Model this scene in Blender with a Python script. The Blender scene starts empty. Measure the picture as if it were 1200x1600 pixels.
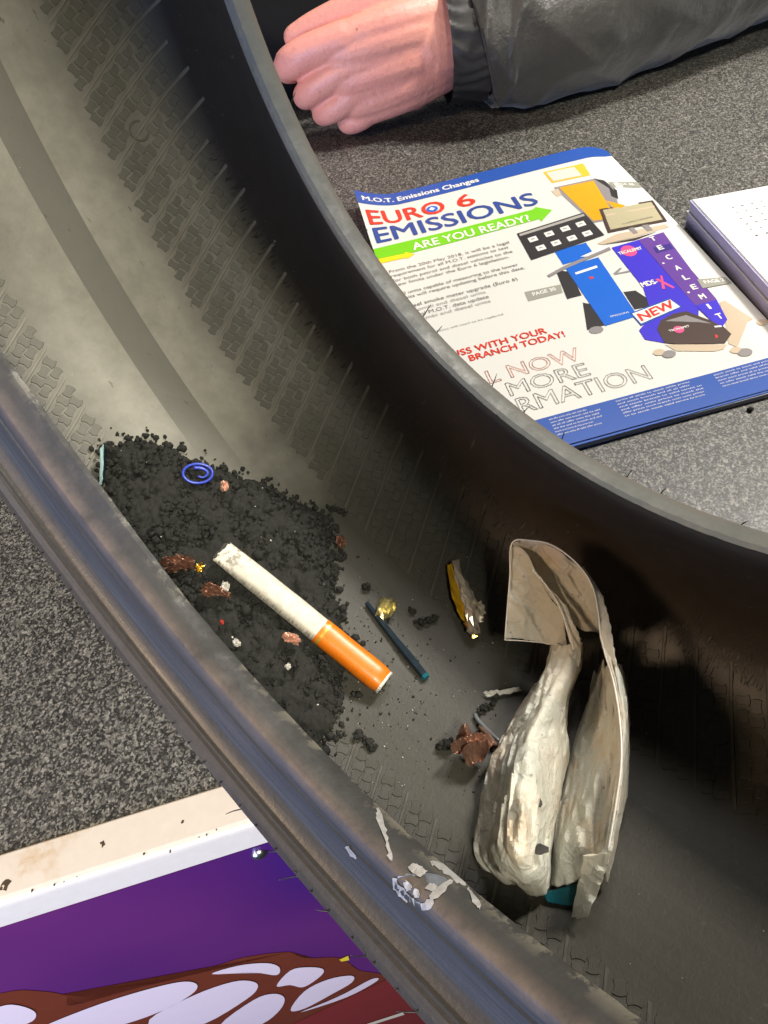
import bpy, bmesh, math, random
import numpy as np
from mathutils import Matrix, Vector
rnd = random.Random(7)
NR = np.random.default_rng(11)
sc = bpy.context.scene
col = sc.collection
MM = 0.001

# ---------------------------------------------------------------- camera
CAM = np.array([0.0, 0.0, 299.535])                      # millimetres, counter top is z = 0
MC = np.array([[0.984808, 0.173648, 0.0],
               [-0.131054, 0.743244, -0.656059],
               [-0.113923, 0.646092, 0.754710]])
cd = bpy.data.cameras.new('camera'); cam = bpy.data.objects.new('camera', cd); col.objects.link(cam)
cd.sensor_fit = 'VERTICAL'; cd.sensor_height = 36; cd.lens = 27.0; cd.clip_start = 0.01; cd.clip_end = 50
cam.matrix_world = Matrix([[*MC[i], CAM[i] * MM] for i in range(3)] + [[0, 0, 0, 1]])
sc.camera = cam
sc.render.resolution_x, sc.render.resolution_y = 768, 1024

# ---------------------------------------------------------------- light of the workshop office
w = bpy.data.worlds.new('World'); sc.world = w; w.use_nodes = True
w.node_tree.nodes['Background'].inputs[0].default_value = (0.95, 0.97, 1.0, 1)
w.node_tree.nodes['Background'].inputs[1].default_value = 0.022
def lamp(name, loc, target, size, power, colr, size_y=None):
    l = bpy.data.lights.new(name, 'AREA'); l.energy = power; l.color = colr; l.size = size
    if size_y: l.shape = 'RECTANGLE'; l.size_y = size_y
    o = bpy.data.objects.new(name, l); col.objects.link(o); o.location = loc
    o.rotation_euler = (Vector(target) - Vector(loc)).to_track_quat('-Z', 'Y').to_euler()
    return o
lamp('ceiling_lamp', (0.21, -0.50, 0.98), (-0.08, 0.25, 0.1), 0.14, 18.5, (1.0, 0.95, 0.80))
lamp('ceiling_lamp', (0.75, 0.62, 1.05), (0.05, 0.25, 0.05), 0.17, 21.0, (1.0, 0.95, 0.86))
lamp('ceiling_lamp', (-0.93, -0.10, 0.74), (0.15, 0.2, 0.1), 0.20, 6.2, (1.0, 0.71, 0.46))
lamp('ceiling_lamp', (0.55, 1.05, 1.55), (0.25, 0.6, 0.0), 0.40, 10.0, (1.0, 0.95, 0.90))
lamp('window_light', (-0.85, -0.78, 0.20), (0.0, 0.1, 0.05), 0.70, 30.0, (0.50, 0.63, 1.0))
sc.view_settings.view_transform = 'Standard'; sc.view_settings.look = 'None'
sc.view_settings.exposure = 0.0; sc.view_settings.gamma = 1.0; sc.view_settings.use_curve_mapping = False

# ---------------------------------------------------------------- tyre frame (mm)
R = 190.0; RI = 269.8; TILT = 0
TC = np.array([31.237, 145.416, 289.601])
AX = np.array([-0.807729, -0.584986, 0.073242])
ED = np.array([-0.059319, -0.042961, -0.997314])
ES = np.array([0.586562, -0.809905, 0.0])
def tp(th, r, ww):                                         # degrees, radius, offset along the axle
    t = math.radians(th)
    return TC + AX * ww + r * (math.cos(t) * ED + math.sin(t) * ES)
def ray(x, y): return MC @ np.array([x - 600.0, -(y - 800.0), -1200.0])
def on_tyre(x, y, h=0.0):                                  # survey of the photo: place at height h above the tyre floor
    d = ray(x, y); o = CAM - TC; r = RI - h
    dp = d - AX * (d @ AX); op = o - AX * (o @ AX)
    A = dp @ dp; B = 2 * dp @ op; D = op @ op - r * r
    t = (-B + math.sqrt(B * B - 4 * A * D)) / (2 * A)
    return CAM + d * t
def tyre_coords(p):
    X = np.asarray(p) - TC
    return math.degrees(math.atan2(X @ ES, X @ ED)), X @ AX
def up_at(p):
    X = np.asarray(p) - TC; X = X - AX * (X @ AX); return -X / np.linalg.norm(X)
def on_level(x, y, z=0.0):
    d = ray(x, y); return CAM + d * ((z - CAM[2]) / d[2])

# ---------------------------------------------------------------- helpers
def tag(o, label=None, cat=None, group=None, kind=None):
    if label: o['label'] = label
    if cat: o['category'] = cat
    if group: o['group'] = group
    if kind: o['kind'] = kind
    return o
def mesh_data(name, v, f, smooth=True, uv=None):
    m = bpy.data.meshes.new(name)
    m.from_pydata([tuple(float(c) * MM for c in p) for p in v], [], [tuple(q) for q in f])
    if smooth: m.polygons.foreach_set('use_smooth', [True] * len(m.polygons))
    if uv is not None:
        l = m.uv_layers.new(name='UVMap'); idx = np.zeros(len(m.loops), dtype=np.int64); m.loops.foreach_get('vertex_index', idx)
        l.data.foreach_set('uv', np.asarray(uv, dtype=np.float32)[idx].ravel())
    m.update(); return m
def obj(name, m, mat=None, parent=None):
    o = bpy.data.objects.new(name, m); col.objects.link(o)
    if mat is not None and m is not None:
        if not m.materials: m.materials.append(mat)
    if parent: o.parent = parent
    return o
def mk(name, v, f, mat, parent=None, smooth=True, uv=None, sharp=None):
    m = mesh_data(name, v, f, smooth, uv)
    if sharp: m.set_sharp_from_angle(angle=math.radians(sharp))
    return obj(name, m, mat, parent)
def empty(name, loc=(0, 0, 0)):
    o = bpy.data.objects.new(name, None); col.objects.link(o); o.empty_display_size = 0.02
    return o
def grid_faces(n, m, wrap=False, off=0):
    f = []
    for i in range(n - 1):
        for j in range(m if wrap else m - 1):
            a = off + i * m + j; b = off + i * m + (j + 1) % m
            f.append((a, b, b + m, a + m))
    return f
def cr(P, t):                                              # Catmull-Rom through rows of points
    n = len(P); t = min(max(t, 0), n - 1 - 1e-9); i = int(t); u = t - i
    p0 = P[max(i - 1, 0)]; p1 = P[i]; p2 = P[min(i + 1, n - 1)]; p3 = P[min(i + 2, n - 1)]
    return 0.5 * (2 * p1 + (p2 - p0) * u + (2 * p0 - 5 * p1 + 4 * p2 - p3) * u * u + (3 * p1 - p0 - 3 * p2 + p3) * u ** 3)
def tube(path, rad, n=8, sub=4, cap=True):
    P = [np.array(p, float) for p in path]; K = (len(P) - 1) * sub + 1
    pts = [cr(P, i / sub) for i in range(K)]
    rr = [float(cr([np.array([q]) for q in (rad if hasattr(rad, '__len__') else [rad] * len(P))], i / sub)[0]) for i in range(K)]
    v = []; nrm = None
    for i in range(K):
        t = pts[min(i + 1, K - 1)] - pts[max(i - 1, 0)]; t /= np.linalg.norm(t) + 1e-12
        if nrm is None:
            nrm = np.cross(t, [0, 0, 1.0]) if abs(t[2]) < 0.9 else np.cross(t, [1.0, 0, 0])
        nrm = nrm - t * (nrm @ t); nrm /= np.linalg.norm(nrm); b = np.cross(t, nrm)
        for k in range(n):
            a = 2 * math.pi * k / n; v.append(pts[i] + rr[i] * (math.cos(a) * nrm + math.sin(a) * b))
    f = grid_faces(K, n, True)
    if cap: f += [tuple(range(n))[::-1], tuple(range((K - 1) * n, K * n))]
    return v, f
def box(c, ux, uy, uz, b=0.0):
    c = np.array(c, float); v = []
    for sx in (-1, 1):
        for sy in (-1, 1):
            for sz in (-1, 1): v.append(c + sx * np.array(ux) + sy * np.array(uy) + sz * np.array(uz))
    return v, [(0, 1, 3, 2), (4, 6, 7, 5), (0, 4, 5, 1), (2, 3, 7, 6), (0, 2, 6, 4), (1, 5, 7, 3)]
def vnoise(seed):
    g = np.random.default_rng(seed); F = g.normal(size=(6, 3)); ph = g.uniform(0, 6.28, 6)
    def fn(p, s): return sum(math.sin(float(F[k] @ p) * s * (1 + 0.35 * k) + ph[k]) / (1 + 0.4 * k) for k in range(6)) / 3.2
    return fn

# ---------------------------------------------------------------- materials
class NT:
    def __init__(s, name):
        s.m = bpy.data.materials.new(name); s.m.use_nodes = True; s.t = s.m.node_tree
        s.b = s.t.nodes['Principled BSDF']; s.c = None
    def n(s, kind, **kw):
        x = s.t.nodes.new(kind)
        for k, v in kw.items():
            if k in x.inputs: x.inputs[k].default_value = v
            else: setattr(x, k, v)
        return x
    def l(s, a, b): s.t.links.new(a, b)
    def coord(s, kind='Object'):
        return s.n('ShaderNodeTexCoord').outputs[kind]
    def noise(s, co, scale, detail=6.0, rough=0.6):
        x = s.n('ShaderNodeTexNoise', Scale=scale, Detail=detail, Roughness=rough); s.l(co, x.inputs['Vector']); return x.outputs['Fac']
    def vor(s, co, scale, out='Distance', feature='F1'):
        x = s.n('ShaderNodeTexVoronoi', Scale=scale); x.feature = feature; s.l(co, x.inputs['Vector']); return x.outputs[out]
    def ramp(s, fac, stops):
        x = s.n('ShaderNodeValToRGB'); e = x.color_ramp.elements
        while len(e) < len(stops): e.new(0.5)
        for k, (p, c) in enumerate(stops):
            e[k].position = p; e[k].color = (*c, 1) if len(c) == 3 else c
        s.l(fac, x.inputs[0]); return x.outputs[0]
    def mix(s, fac, a, b):
        x = s.n('ShaderNodeMix'); x.data_type = 'RGBA'
        for i, q in ((0, fac), (6, a), (7, b)):
            if isinstance(q, (int, float)): x.inputs[i].default_value = q
            elif isinstance(q, tuple): x.inputs[i].default_value = (*q, 1)
            else: s.l(q, x.inputs[i])
        return x.outputs[2]
    def math(s, op, a, b=0.0):
        x = s.n('ShaderNodeMath'); x.operation = op
        for i, q in enumerate((a, b)):
            if isinstance(q, (int, float)): x.inputs[i].default_value = q
            else: s.l(q, x.inputs[i])
        return x.outputs[0]
    def bump(s, h, strength, dist=0.0005, prev=None):
        x = s.n('ShaderNodeBump', Strength=strength, Distance=dist); s.l(h, x.inputs['Height'])
        if prev is not None: s.l(prev, x.inputs['Normal'])
        s.l(x.outputs[0], s.b.inputs['Normal']); return x.outputs[0]
    def base(s, q):
        if isinstance(q, tuple): s.b.inputs['Base Color'].default_value = (*q, 1)
        else: s.l(q, s.b.inputs['Base Color'])
    def rough(s, q):
        if isinstance(q, (int, float)): s.b.inputs['Roughness'].default_value = q
        else: s.l(q, s.b.inputs['Roughness'])
    def set(s, **kw):
        for k, v in kw.items(): s.b.inputs[k.replace('_', ' ')].default_value = v
def plain(name, c, rough=0.5, var=0.15, scale=300, metal=0.0, bump=0.0, **kw):
    t = NT(name); co = t.coord(); nz = t.noise(co, scale)
    t.base(t.mix(nz, tuple(x * (1 - var) for x in c), tuple(min(1, x * (1 + var)) for x in c)))
    t.rough(rough); t.set(Metallic=metal, **kw)
    if bump: t.bump(nz, bump)
    return t.m
M = {}
# inside of the tyre: rubber under settled dust; u runs round the tyre, v across it (metres)
t = NT('liner'); uv = t.coord('UV'); co = t.coord()
sx = t.n('ShaderNodeSeparateXYZ'); t.l(uv, sx.inputs[0]); V = sx.outputs[1]
big = t.noise(co, 22, 4); mid = t.noise(co, 130, 7, 0.7); fine = t.noise(co, 900, 4)
strip = t.math('MULTIPLY', t.math('GREATER_THAN', V, -0.0066), t.math('LESS_THAN', V, 0.0078))
st = t.n('ShaderNodeMapping'); st.inputs['Scale'].default_value = (40, 420, 1); t.l(uv, st.inputs[0])
streak = t.noise(st.outputs[0], 1.0, 5)
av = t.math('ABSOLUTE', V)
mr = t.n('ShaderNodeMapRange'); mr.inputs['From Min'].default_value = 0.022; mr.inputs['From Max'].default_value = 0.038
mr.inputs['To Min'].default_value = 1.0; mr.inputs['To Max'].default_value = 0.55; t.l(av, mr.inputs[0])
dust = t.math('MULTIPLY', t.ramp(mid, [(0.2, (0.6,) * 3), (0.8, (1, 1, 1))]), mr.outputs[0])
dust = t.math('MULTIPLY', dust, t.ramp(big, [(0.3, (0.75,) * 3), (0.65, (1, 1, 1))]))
dm = t.n('ShaderNodeMapRange'); dm.interpolation_type = 'SMOOTHSTEP'; dm.inputs['From Min'].default_value = -0.10; dm.inputs['From Max'].default_value = -0.20; dm.inputs['To Min'].default_value = 0.04; dm.inputs['To Max'].default_value = 1.0  # dust heavier to the left; the brighter light there is painted in too
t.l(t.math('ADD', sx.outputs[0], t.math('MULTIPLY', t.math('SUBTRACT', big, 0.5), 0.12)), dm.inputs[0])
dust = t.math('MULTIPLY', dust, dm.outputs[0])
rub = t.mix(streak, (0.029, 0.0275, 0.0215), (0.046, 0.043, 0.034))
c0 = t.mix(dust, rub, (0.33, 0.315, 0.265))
c1 = t.mix(t.math('MULTIPLY', strip, t.math('MULTIPLY', dm.outputs[0], 0.85)), c0, (0.120, 0.115, 0.098))
wallm = t.n('ShaderNodeMapRange'); wallm.inputs['From Min'].default_value = 0.064; wallm.inputs['From Max'].default_value = 0.074; t.l(av, wallm.inputs[0])
c2 = t.mix(wallm.outputs[0], c1, t.mix(mid, (0.020, 0.016, 0.013), (0.040, 0.032, 0.026)))
spk = t.ramp(t.vor(co, 260), [(0.035, (1, 1, 1)), (0.05, (0, 0, 0))])
spk2 = t.math('MULTIPLY', spk, t.ramp(t.noise(co, 60), [(0.52, (0, 0, 0)), (0.6, (1, 1, 1))]))
scr = t.n('ShaderNodeMapping'); scr.inputs['Scale'].default_value = (160, 330, 1); scr.inputs['Rotation'].default_value = (0, 0, .5); t.l(uv, scr.inputs[0])
marks = t.math('MULTIPLY', t.ramp(t.noise(scr.outputs[0], 1.0, 3, .6), [(0.66, (0, 0, 0)), (0.70, (1, 1, 1))]), t.ramp(t.noise(co, 45, 3), [(0.5, (0, 0, 0)), (0.6, (0.8,) * 3)]))
c2 = t.mix(marks, c2, (0.075, 0.068, 0.055))
c3 = t.mix(t.math('MULTIPLY', spk2, 0.7), c2, (0.55, 0.52, 0.45))
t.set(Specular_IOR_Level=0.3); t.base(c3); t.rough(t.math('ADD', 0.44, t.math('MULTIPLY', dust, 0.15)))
b1 = t.bump(mid, 0.25, 0.0006); t.bump(fine, 0.25, 0.0003, b1); M['liner'] = t.m
t = NT('liner_pad'); co = t.coord('Generated'); wc = t.n('ShaderNodeNewGeometry').outputs['Position']
t.base(t.mix(t.noise(wc, 120, 6), (0.060, 0.057, 0.048), (0.110, 0.103, 0.086))); t.rough(0.62); t.set(Specular_IOR_Level=.3); t.bump(t.noise(wc, 1500, 3), 0.3, 0.0003); M['pad'] = t.m
def dusty_lit(name, clean, dirty, rough):
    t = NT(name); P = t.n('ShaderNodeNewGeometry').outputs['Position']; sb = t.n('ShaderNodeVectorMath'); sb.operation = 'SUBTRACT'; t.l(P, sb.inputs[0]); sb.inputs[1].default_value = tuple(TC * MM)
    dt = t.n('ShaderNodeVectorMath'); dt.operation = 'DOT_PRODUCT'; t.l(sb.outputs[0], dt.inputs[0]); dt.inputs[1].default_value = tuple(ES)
    mr = t.n('ShaderNodeMapRange'); mr.interpolation_type = 'SMOOTHSTEP'; mr.inputs['From Min'].default_value = -0.09; mr.inputs['From Max'].default_value = -0.19  # same gradient: left-hand dust plus light painted into the colour
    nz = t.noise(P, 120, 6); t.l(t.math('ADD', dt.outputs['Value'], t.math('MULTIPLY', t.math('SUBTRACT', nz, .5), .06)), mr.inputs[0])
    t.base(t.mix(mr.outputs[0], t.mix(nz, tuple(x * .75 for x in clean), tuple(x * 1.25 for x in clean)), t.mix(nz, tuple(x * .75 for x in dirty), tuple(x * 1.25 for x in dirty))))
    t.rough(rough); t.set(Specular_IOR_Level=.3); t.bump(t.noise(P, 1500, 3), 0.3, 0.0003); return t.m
M['rib'] = dusty_lit('liner_rib', (0.060, 0.056, 0.045), (0.18, 0.17, 0.14), .5); M['pad'] = dusty_lit('liner_pad', (0.046, 0.043, 0.034), (0.115, 0.110, 0.092), .5)
M['rough'] = plain('rough_rubber', (0.018, 0.015, 0.012), 0.5, 0.3, 500, bump=0.5)
# bead: scuffed, slightly greasy rubber
t = NT('bead_rubber'); co = t.coord(); uv = t.coord('UV'); sx = t.n('ShaderNodeSeparateXYZ'); t.l(uv, sx.inputs[0]); S_ = sx.outputs[1]
n1 = t.noise(co, 75, 9, 0.72); n2 = t.noise(co, 400, 6)
mp = t.n('ShaderNodeMapping'); mp.inputs['Scale'].default_value = (25, 900, 1); t.l(uv, mp.inputs[0]); n3 = t.noise(mp.outputs[0], 1.0, 4)
n1 = t.ramp(n1, [(0.28, (0, 0, 0)), (0.74, (1, 1, 1))])
seat = t.mix(n1, (0.015, 0.0145, 0.014), (0.043, 0.041, 0.039))
toe = t.ramp(S_, [(0.0, (1, 1, 1)), (0.0022, (1, 1, 1)), (0.0034, (0, 0, 0))]); seat = t.mix(t.math('MULTIPLY', toe, t.ramp(n1, [(0.5, (0, 0, 0)), (0.6, (0.6,) * 3)])), seat, (0.16, 0.145, 0.11))
flange = t.mix(n3, (0.022, 0.0235, 0.028), (0.050, 0.053, 0.061))
f_ = t.math('GREATER_THAN', S_, 0.0102)
c = t.mix(f_, seat, flange)
f2 = t.math('GREATER_THAN', S_, 0.0285); c = t.mix(f2, c, t.mix(n2, (0.028, 0.024, 0.020), (0.050, 0.044, 0.036)))
edge = t.ramp(t.math('ABSOLUTE', t.math('SUBTRACT', S_, 0.0095)), [(0.0, (1, 1, 1)), (0.0007, (0, 0, 0))])  # peach highlight along the heel, painted into the colour
c = t.mix(t.math('MULTIPLY', edge, t.ramp(n1, [(0.2, (0.15,) * 3), (0.8, (0.6,) * 3)])), c, (0.15, 0.11, 0.085))
t.base(c); t.rough(t.mix(f_, t.ramp(n1, [(0.3, (0.62,) * 3), (0.7, (0.45,) * 3)]), t.ramp(n3, [(0.3, (0.30,) * 3), (0.7, (0.42,) * 3)])))
t.set(Specular_IOR_Level=0.38); b1 = t.bump(n2, 0.25, 0.0004); t.bump(n3, 0.15, 0.0003, b1); M['bead'] = t.m
far_b = M['bead'].copy(); far_b.name = 'bead_rubber_lit'; M['bead_far'] = far_b  # same rubber; light on the far bead is put into its paler seat
M['sidewall'] = plain('sidewall_rubber', (0.032, 0.030, 0.028), 0.55, 0.3, 150, bump=0.2)
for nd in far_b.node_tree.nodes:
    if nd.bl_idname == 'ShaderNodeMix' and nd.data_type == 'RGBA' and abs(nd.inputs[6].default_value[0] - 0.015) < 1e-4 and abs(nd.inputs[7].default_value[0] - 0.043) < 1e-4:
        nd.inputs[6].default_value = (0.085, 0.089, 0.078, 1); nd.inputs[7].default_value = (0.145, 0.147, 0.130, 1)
M['hair'] = plain('rubber_hair', (0.014, 0.013, 0.013), 0.4)
M['smear'] = plain('white_smear', (0.23, 0.222, 0.215), 0.45, 0.6, 320, bump=0.6)
# counter
t = NT('counter_laminate'); co = t.coord()
n2 = t.noise(co, 24, 4); n1 = t.noise(co, 900, 3)
dist_ = t.n('ShaderNodeMixRGB'); dist_.inputs[0].default_value = .0012; dn_ = t.n('ShaderNodeTexNoise', Scale=700.0, Detail=2.0); t.l(co, dn_.inputs['Vector']); t.l(co, dist_.inputs[1]); t.l(dn_.outputs['Color'], dist_.inputs[2]); cw = dist_.outputs[0]
c1 = t.ramp(t.vor(cw, 1250, 'Color'), [(0.30, (0.014, 0.014, 0.014)), (0.48, (0.040, 0.039, 0.036)), (0.60, (0.105, 0.102, 0.092)), (0.70, (0.25, 0.24, 0.215)), (0.80, (0.42, 0.40, 0.36))])
c2 = t.ramp(t.vor(cw, 680, 'Color'), [(0.35, (0.020, 0.020, 0.020)), (0.60, (0.060, 0.058, 0.053)), (0.74, (0.19, 0.18, 0.16)), (0.84, (0.40, 0.38, 0.34))])
cc = t.mix(0.42, c1, c2); cc = t.mix(0.18, cc, (0.012, 0.012, 0.012))
cc = t.mix(t.math('MULTIPLY', n2, 0.2), cc, (0.05, 0.048, 0.045))
t.base(cc); t.rough(t.math('ADD', 0.36, t.math('MULTIPLY', n2, 0.2))); t.bump(n1, 0.12, 0.0003); M['counter'] = t.m
# white painted edging with rust
t = NT('edging_paint'); co = t.coord(); n1 = t.noise(co, 28, 5); n2 = t.noise(co, 240, 5)
cc = t.mix(n2, (0.60, 0.53, 0.46), (0.68, 0.61, 0.53))
rust = t.math('MULTIPLY', t.ramp(n1, [(0.56, (0, 0, 0)), (0.70, (1, 1, 1))]), t.ramp(n2, [(0.38, (0.1,) * 3), (0.62, (0.8,) * 3)]))
cc = t.mix(rust, cc, (0.45, 0.27, 0.10)); t.base(cc); t.rough(0.38); t.bump(n2, 0.06); M['edging'] = t.m
t = NT('printed_panel_purple'); co = t.coord(); n1 = t.noise(co, 5, 1); n2 = t.noise(co, 900, 3)
cc = t.ramp(n1, [(0.36, (0.018, 0.006, 0.13)), (0.52, (0.075, 0.010, 0.115)), (0.68, (0.125, 0.018, 0.125))])
cc = t.mix(t.math('MULTIPLY', n2, 0.25), cc, (0.05, 0.02, 0.08)); t.base(cc); t.rough(0.28); M['purple'] = t.m
M['p_brown'] = plain('print_brown', (0.145, 0.028, 0.012), 0.3, 0.15, 120)
M['p_feather'] = plain('print_feather', (0.72, 0.58, 0.60), 0.3, 0.04, 60)
M['p_red'] = plain('print_dark_red', (0.20, 0.022, 0.020), 0.3, 0.1, 60)
M['p_yellow'] = plain('print_yellow', (0.75, 0.55, 0.03), 0.3, 0.05)
M['p_cream'] = plain('print_cream', (0.7, 0.6, 0.42), 0.3, 0.05)
M['steel'] = plain('steel', (0.55, 0.55, 0.56), 0.3, 0.1, 400, metal=1.0)
# paper and print
M['paper'] = plain('page_paper', (0.72, 0.71, 0.665), 0.33, 0.02, 40)
M['pages'] = plain('page_edges', (0.30, 0.33, 0.42), 0.6, 0.25, 700)
def ink(name, c, r=0.34): M[name] = plain('ink_' + name, c, r, 0.04, 80)
ink('navy', (0.022, 0.085, 0.38)); ink('red', (0.72, 0.045, 0.025)); ink('green', (0.19, 0.60, 0.015)); ink('yellow', (0.85, 0.68, 0.02))
ink('blueword', (0.035, 0.075, 0.30)); ink('grey', (0.20, 0.19, 0.175)); ink('ltgrey', (0.40, 0.38, 0.35)); ink('orange', (0.86, 0.36, 0.006))
ink('white', (0.82, 0.80, 0.76)); ink('black', (0.035, 0.032, 0.034)); ink('steelgrey', (0.27, 0.25, 0.25)); ink('royal', (0.010, 0.13, 0.62))
ink('purpleblue', (0.055, 0.035, 0.58)); ink('violet', (0.135, 0.055, 0.31)); ink('pink', (0.80, 0.09, 0.26)); ink('screen', (0.47, 0.42, 0.27))
ink('screen_light', (0.62, 0.62, 0.56)); ink('gold', (0.72, 0.50, 0.04)); ink('flag', (0.33, 0.33, 0.28)); ink('tan', (0.58, 0.47, 0.34)); ink('brown', (0.07, 0.045, 0.038)); ink('outline_red', (0.75, 0.34, 0.26)); ink('outline_grey', (0.42, 0.40, 0.37)); ink('deep', (0.05, 0.03, 0.22))
M['pad_paper'] = plain('pad_paper', (0.62, 0.60, 0.61), 0.7, 0.02, 50)
t = NT('pad_edges'); mp = t.n('ShaderNodeMapping'); mp.inputs['Scale'].default_value = (3, 3, 2500); t.l(t.coord(), mp.inputs[0]); n1 = t.noise(mp.outputs[0], 1.0, 3)
t.base(t.mix(n1, (0.36, 0.36, 0.62), (0.58, 0.57, 0.82))); t.rough(0.7); M['pad_edge'] = t.m
# tyre litter
t = NT('crumb_rubber'); co = t.coord(); t.base(t.mix(t.noise(co, 500, 5), (0.011, 0.011, 0.010), (0.034, 0.034, 0.029))); t.rough(0.85); t.set(Specular_IOR_Level=0.2); t.bump(t.noise(co, 1800, 4), 0.9, 0.0006); M['crumb'] = t.m
t = NT('cigarette_paper'); co = t.coord(); uv = t.coord('UV'); n1 = t.noise(co, 350, 6); mp = t.n('ShaderNodeMapping'); mp.inputs['Scale'].default_value = (60, 6, 1); t.l(uv, mp.inputs[0]); n3 = t.noise(mp.outputs[0], 1.0, 6, 0.7)
sx = t.n('ShaderNodeSeparateXYZ'); t.l(uv, sx.inputs[0])
dirt = t.math('MULTIPLY', t.ramp(n1, [(0.50, (0, 0, 0)), (0.60, (1, 1, 1))]), t.ramp(sx.outputs[0], [(0.0, (1, 1, 1)), (0.16, (0.55,) * 3), (0.3, (0.15,) * 3), (0.85, (0.15,) * 3)]))
sm1 = t.math('MULTIPLY', t.ramp(sx.outputs[1], [(0.0, (1, 1, 1)), (0.07, (0.9,) * 3), (0.13, (0, 0, 0)), (0.86, (0, 0, 0)), (0.93, (1, 1, 1))]), t.ramp(n3, [(0.42, (0, 0, 0)), (0.6, (0.85,) * 3)]))
dirt = t.math('MAXIMUM', dirt, sm1); grey_ = t.math('MULTIPLY', t.ramp(t.noise(co, 120, 4), [(0.5, (0, 0, 0)), (0.75, (0.5,) * 3)]), 0.8)
t.base(t.mix(dirt, t.mix(grey_, t.mix(n3, (0.50, 0.46, 0.38), (0.64, 0.60, 0.51)), (0.30, 0.27, 0.22)), (0.07, 0.06, 0.042))); t.rough(0.55); t.bump(n3, 0.3, 0.0004); M['cig'] = t.m
t = NT('filter_cork'); co = t.coord(); n1 = t.noise(co, 420, 6); t.base(t.mix(t.ramp(t.noise(co, 700, 3), [(0.60, (0, 0, 0)), (0.72, (0.6,) * 3)]), t.mix(n1, (0.58, 0.125, 0.004), (0.72, 0.185, 0.006)), (0.36, 0.07, 0.004))); t.rough(0.36); t.bump(t.noise(co, 90, 4), 0.25, 0.0006); M['filter'] = t.m
M['band'] = plain('gold_band', (0.85, 0.52, 0.08), 0.25, 0.1, metal=0.6)
M['foil_gold'] = plain('gold_foil', (0.70, 0.52, 0.15), 0.28, 0.3, 260, metal=1.0, bump=0.2)
M['foil_silver'] = plain('silver_foil', (0.66, 0.58, 0.46), 0.33, 0.3, 260, metal=0.55, bump=0.2)
M['foil_pale'] = plain('pale_gold_foil', (0.72, 0.62, 0.27), 0.35, 0.2, 260, metal=0.9, bump=0.1)
M['amber'] = plain('amber_film', (0.75, 0.42, 0.01), 0.22, 0.35, 200)
M['copper'] = plain('copper_foil', (0.30, 0.165, 0.115), 0.36, 0.6, 500, metal=0.7, bump=0.5)
M['copper_pale'] = plain('pale_copper_foil', (0.58, 0.33, 0.24), 0.42, 0.4, 500, metal=0.45, bump=0.4)
M['blue'] = plain('blue_plastic', (0.035, 0.06, 0.42), 0.3, 0.2)
M['stick'] = plain('dark_stick', (0.012, 0.022, 0.032), 0.35, 0.5, 400, bump=0.5)
M['teal_film'] = plain('pale_teal_film', (0.30, 0.44, 0.44), 0.25, 0.3, 200)
M['teal'] = plain('teal_print', (0.004, 0.10, 0.13), 0.35, 0.2, 200)
M['white_bit'] = plain('white_scrap', (0.50, 0.48, 0.43), 0.4, 0.25)
M['red_bit'] = plain('red_scrap', (0.38, 0.04, 0.025), 0.4, 0.2)
M['grey_wire'] = plain('grey_wire', (0.12, 0.13, 0.14), 0.35, 0.3)
# clouded plastic of the pouch
t = NT('clouded_plastic'); co = t.coord(); n1 = t.noise(co, 45, 5); n2 = t.noise(co, 160, 7, 0.7); n3 = t.noise(co, 420, 5)
cc = t.ramp(n1, [(0.34, (0.86, 0.74, 0.58)), (0.43, (0.88, 0.84, 0.73)), (0.60, (0.86, 0.86, 0.78))])
cc = t.mix(t.ramp(n2, [(0.58, (0, 0, 0)), (0.74, (0.5,) * 3)]), cc, (0.46, 0.39, 0.30))
cc = t.mix(t.ramp(n3, [(0.66, (0, 0, 0)), (0.72, (0.7,) * 3)]), cc, (0.10, 0.08, 0.06))
t.base(cc); t.rough(0.40); t.set(Specular_IOR_Level=0.4)
wv_ = t.n('ShaderNodeTexVoronoi', Scale=130.0); wv_.feature = 'DISTANCE_TO_EDGE'
dn = t.n('ShaderNodeTexNoise', Scale=40.0, Detail=3.0); t.l(co, dn.inputs['Vector']); ad = t.n('ShaderNodeMixRGB'); ad.inputs[0].default_value = .03; t.l(co, ad.inputs[1]); t.l(dn.outputs['Color'], ad.inputs[2]); t.l(ad.outputs[0], wv_.inputs['Vector'])
cc = t.mix(t.math('MULTIPLY', t.ramp(wv_.outputs['Distance'], [(0.0, (1, 1, 1)), (0.035, (0, 0, 0))]), t.ramp(n1, [(0.4, (0.02,) * 3), (0.6, (0.22,) * 3)])), cc, (0.42, 0.35, 0.27)); t.base(cc)
b1 = t.bump(t.ramp(wv_.outputs['Distance'], [(0.0, (1, 1, 1)), (0.12, (0.2,) * 3), (0.4, (0, 0, 0))]), 0.28, 0.0016); b1 = t.bump(n2, 0.8, 0.0020, b1); t.bump(n3, 0.25, 0.0006, b1)
tr = t.n('ShaderNodeBsdfTranslucent'); t.l(cc, tr.inputs['Color']); ms = t.n('ShaderNodeMixShader'); ms.inputs[0].default_value = 0.38
out = t.t.nodes['Material Output']; t.l(t.b.outputs[0], ms.inputs[1]); t.l(tr.outputs[0], ms.inputs[2]); t.l(ms.outputs[0], out.inputs[0]); M['plastic'] = t.m
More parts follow.
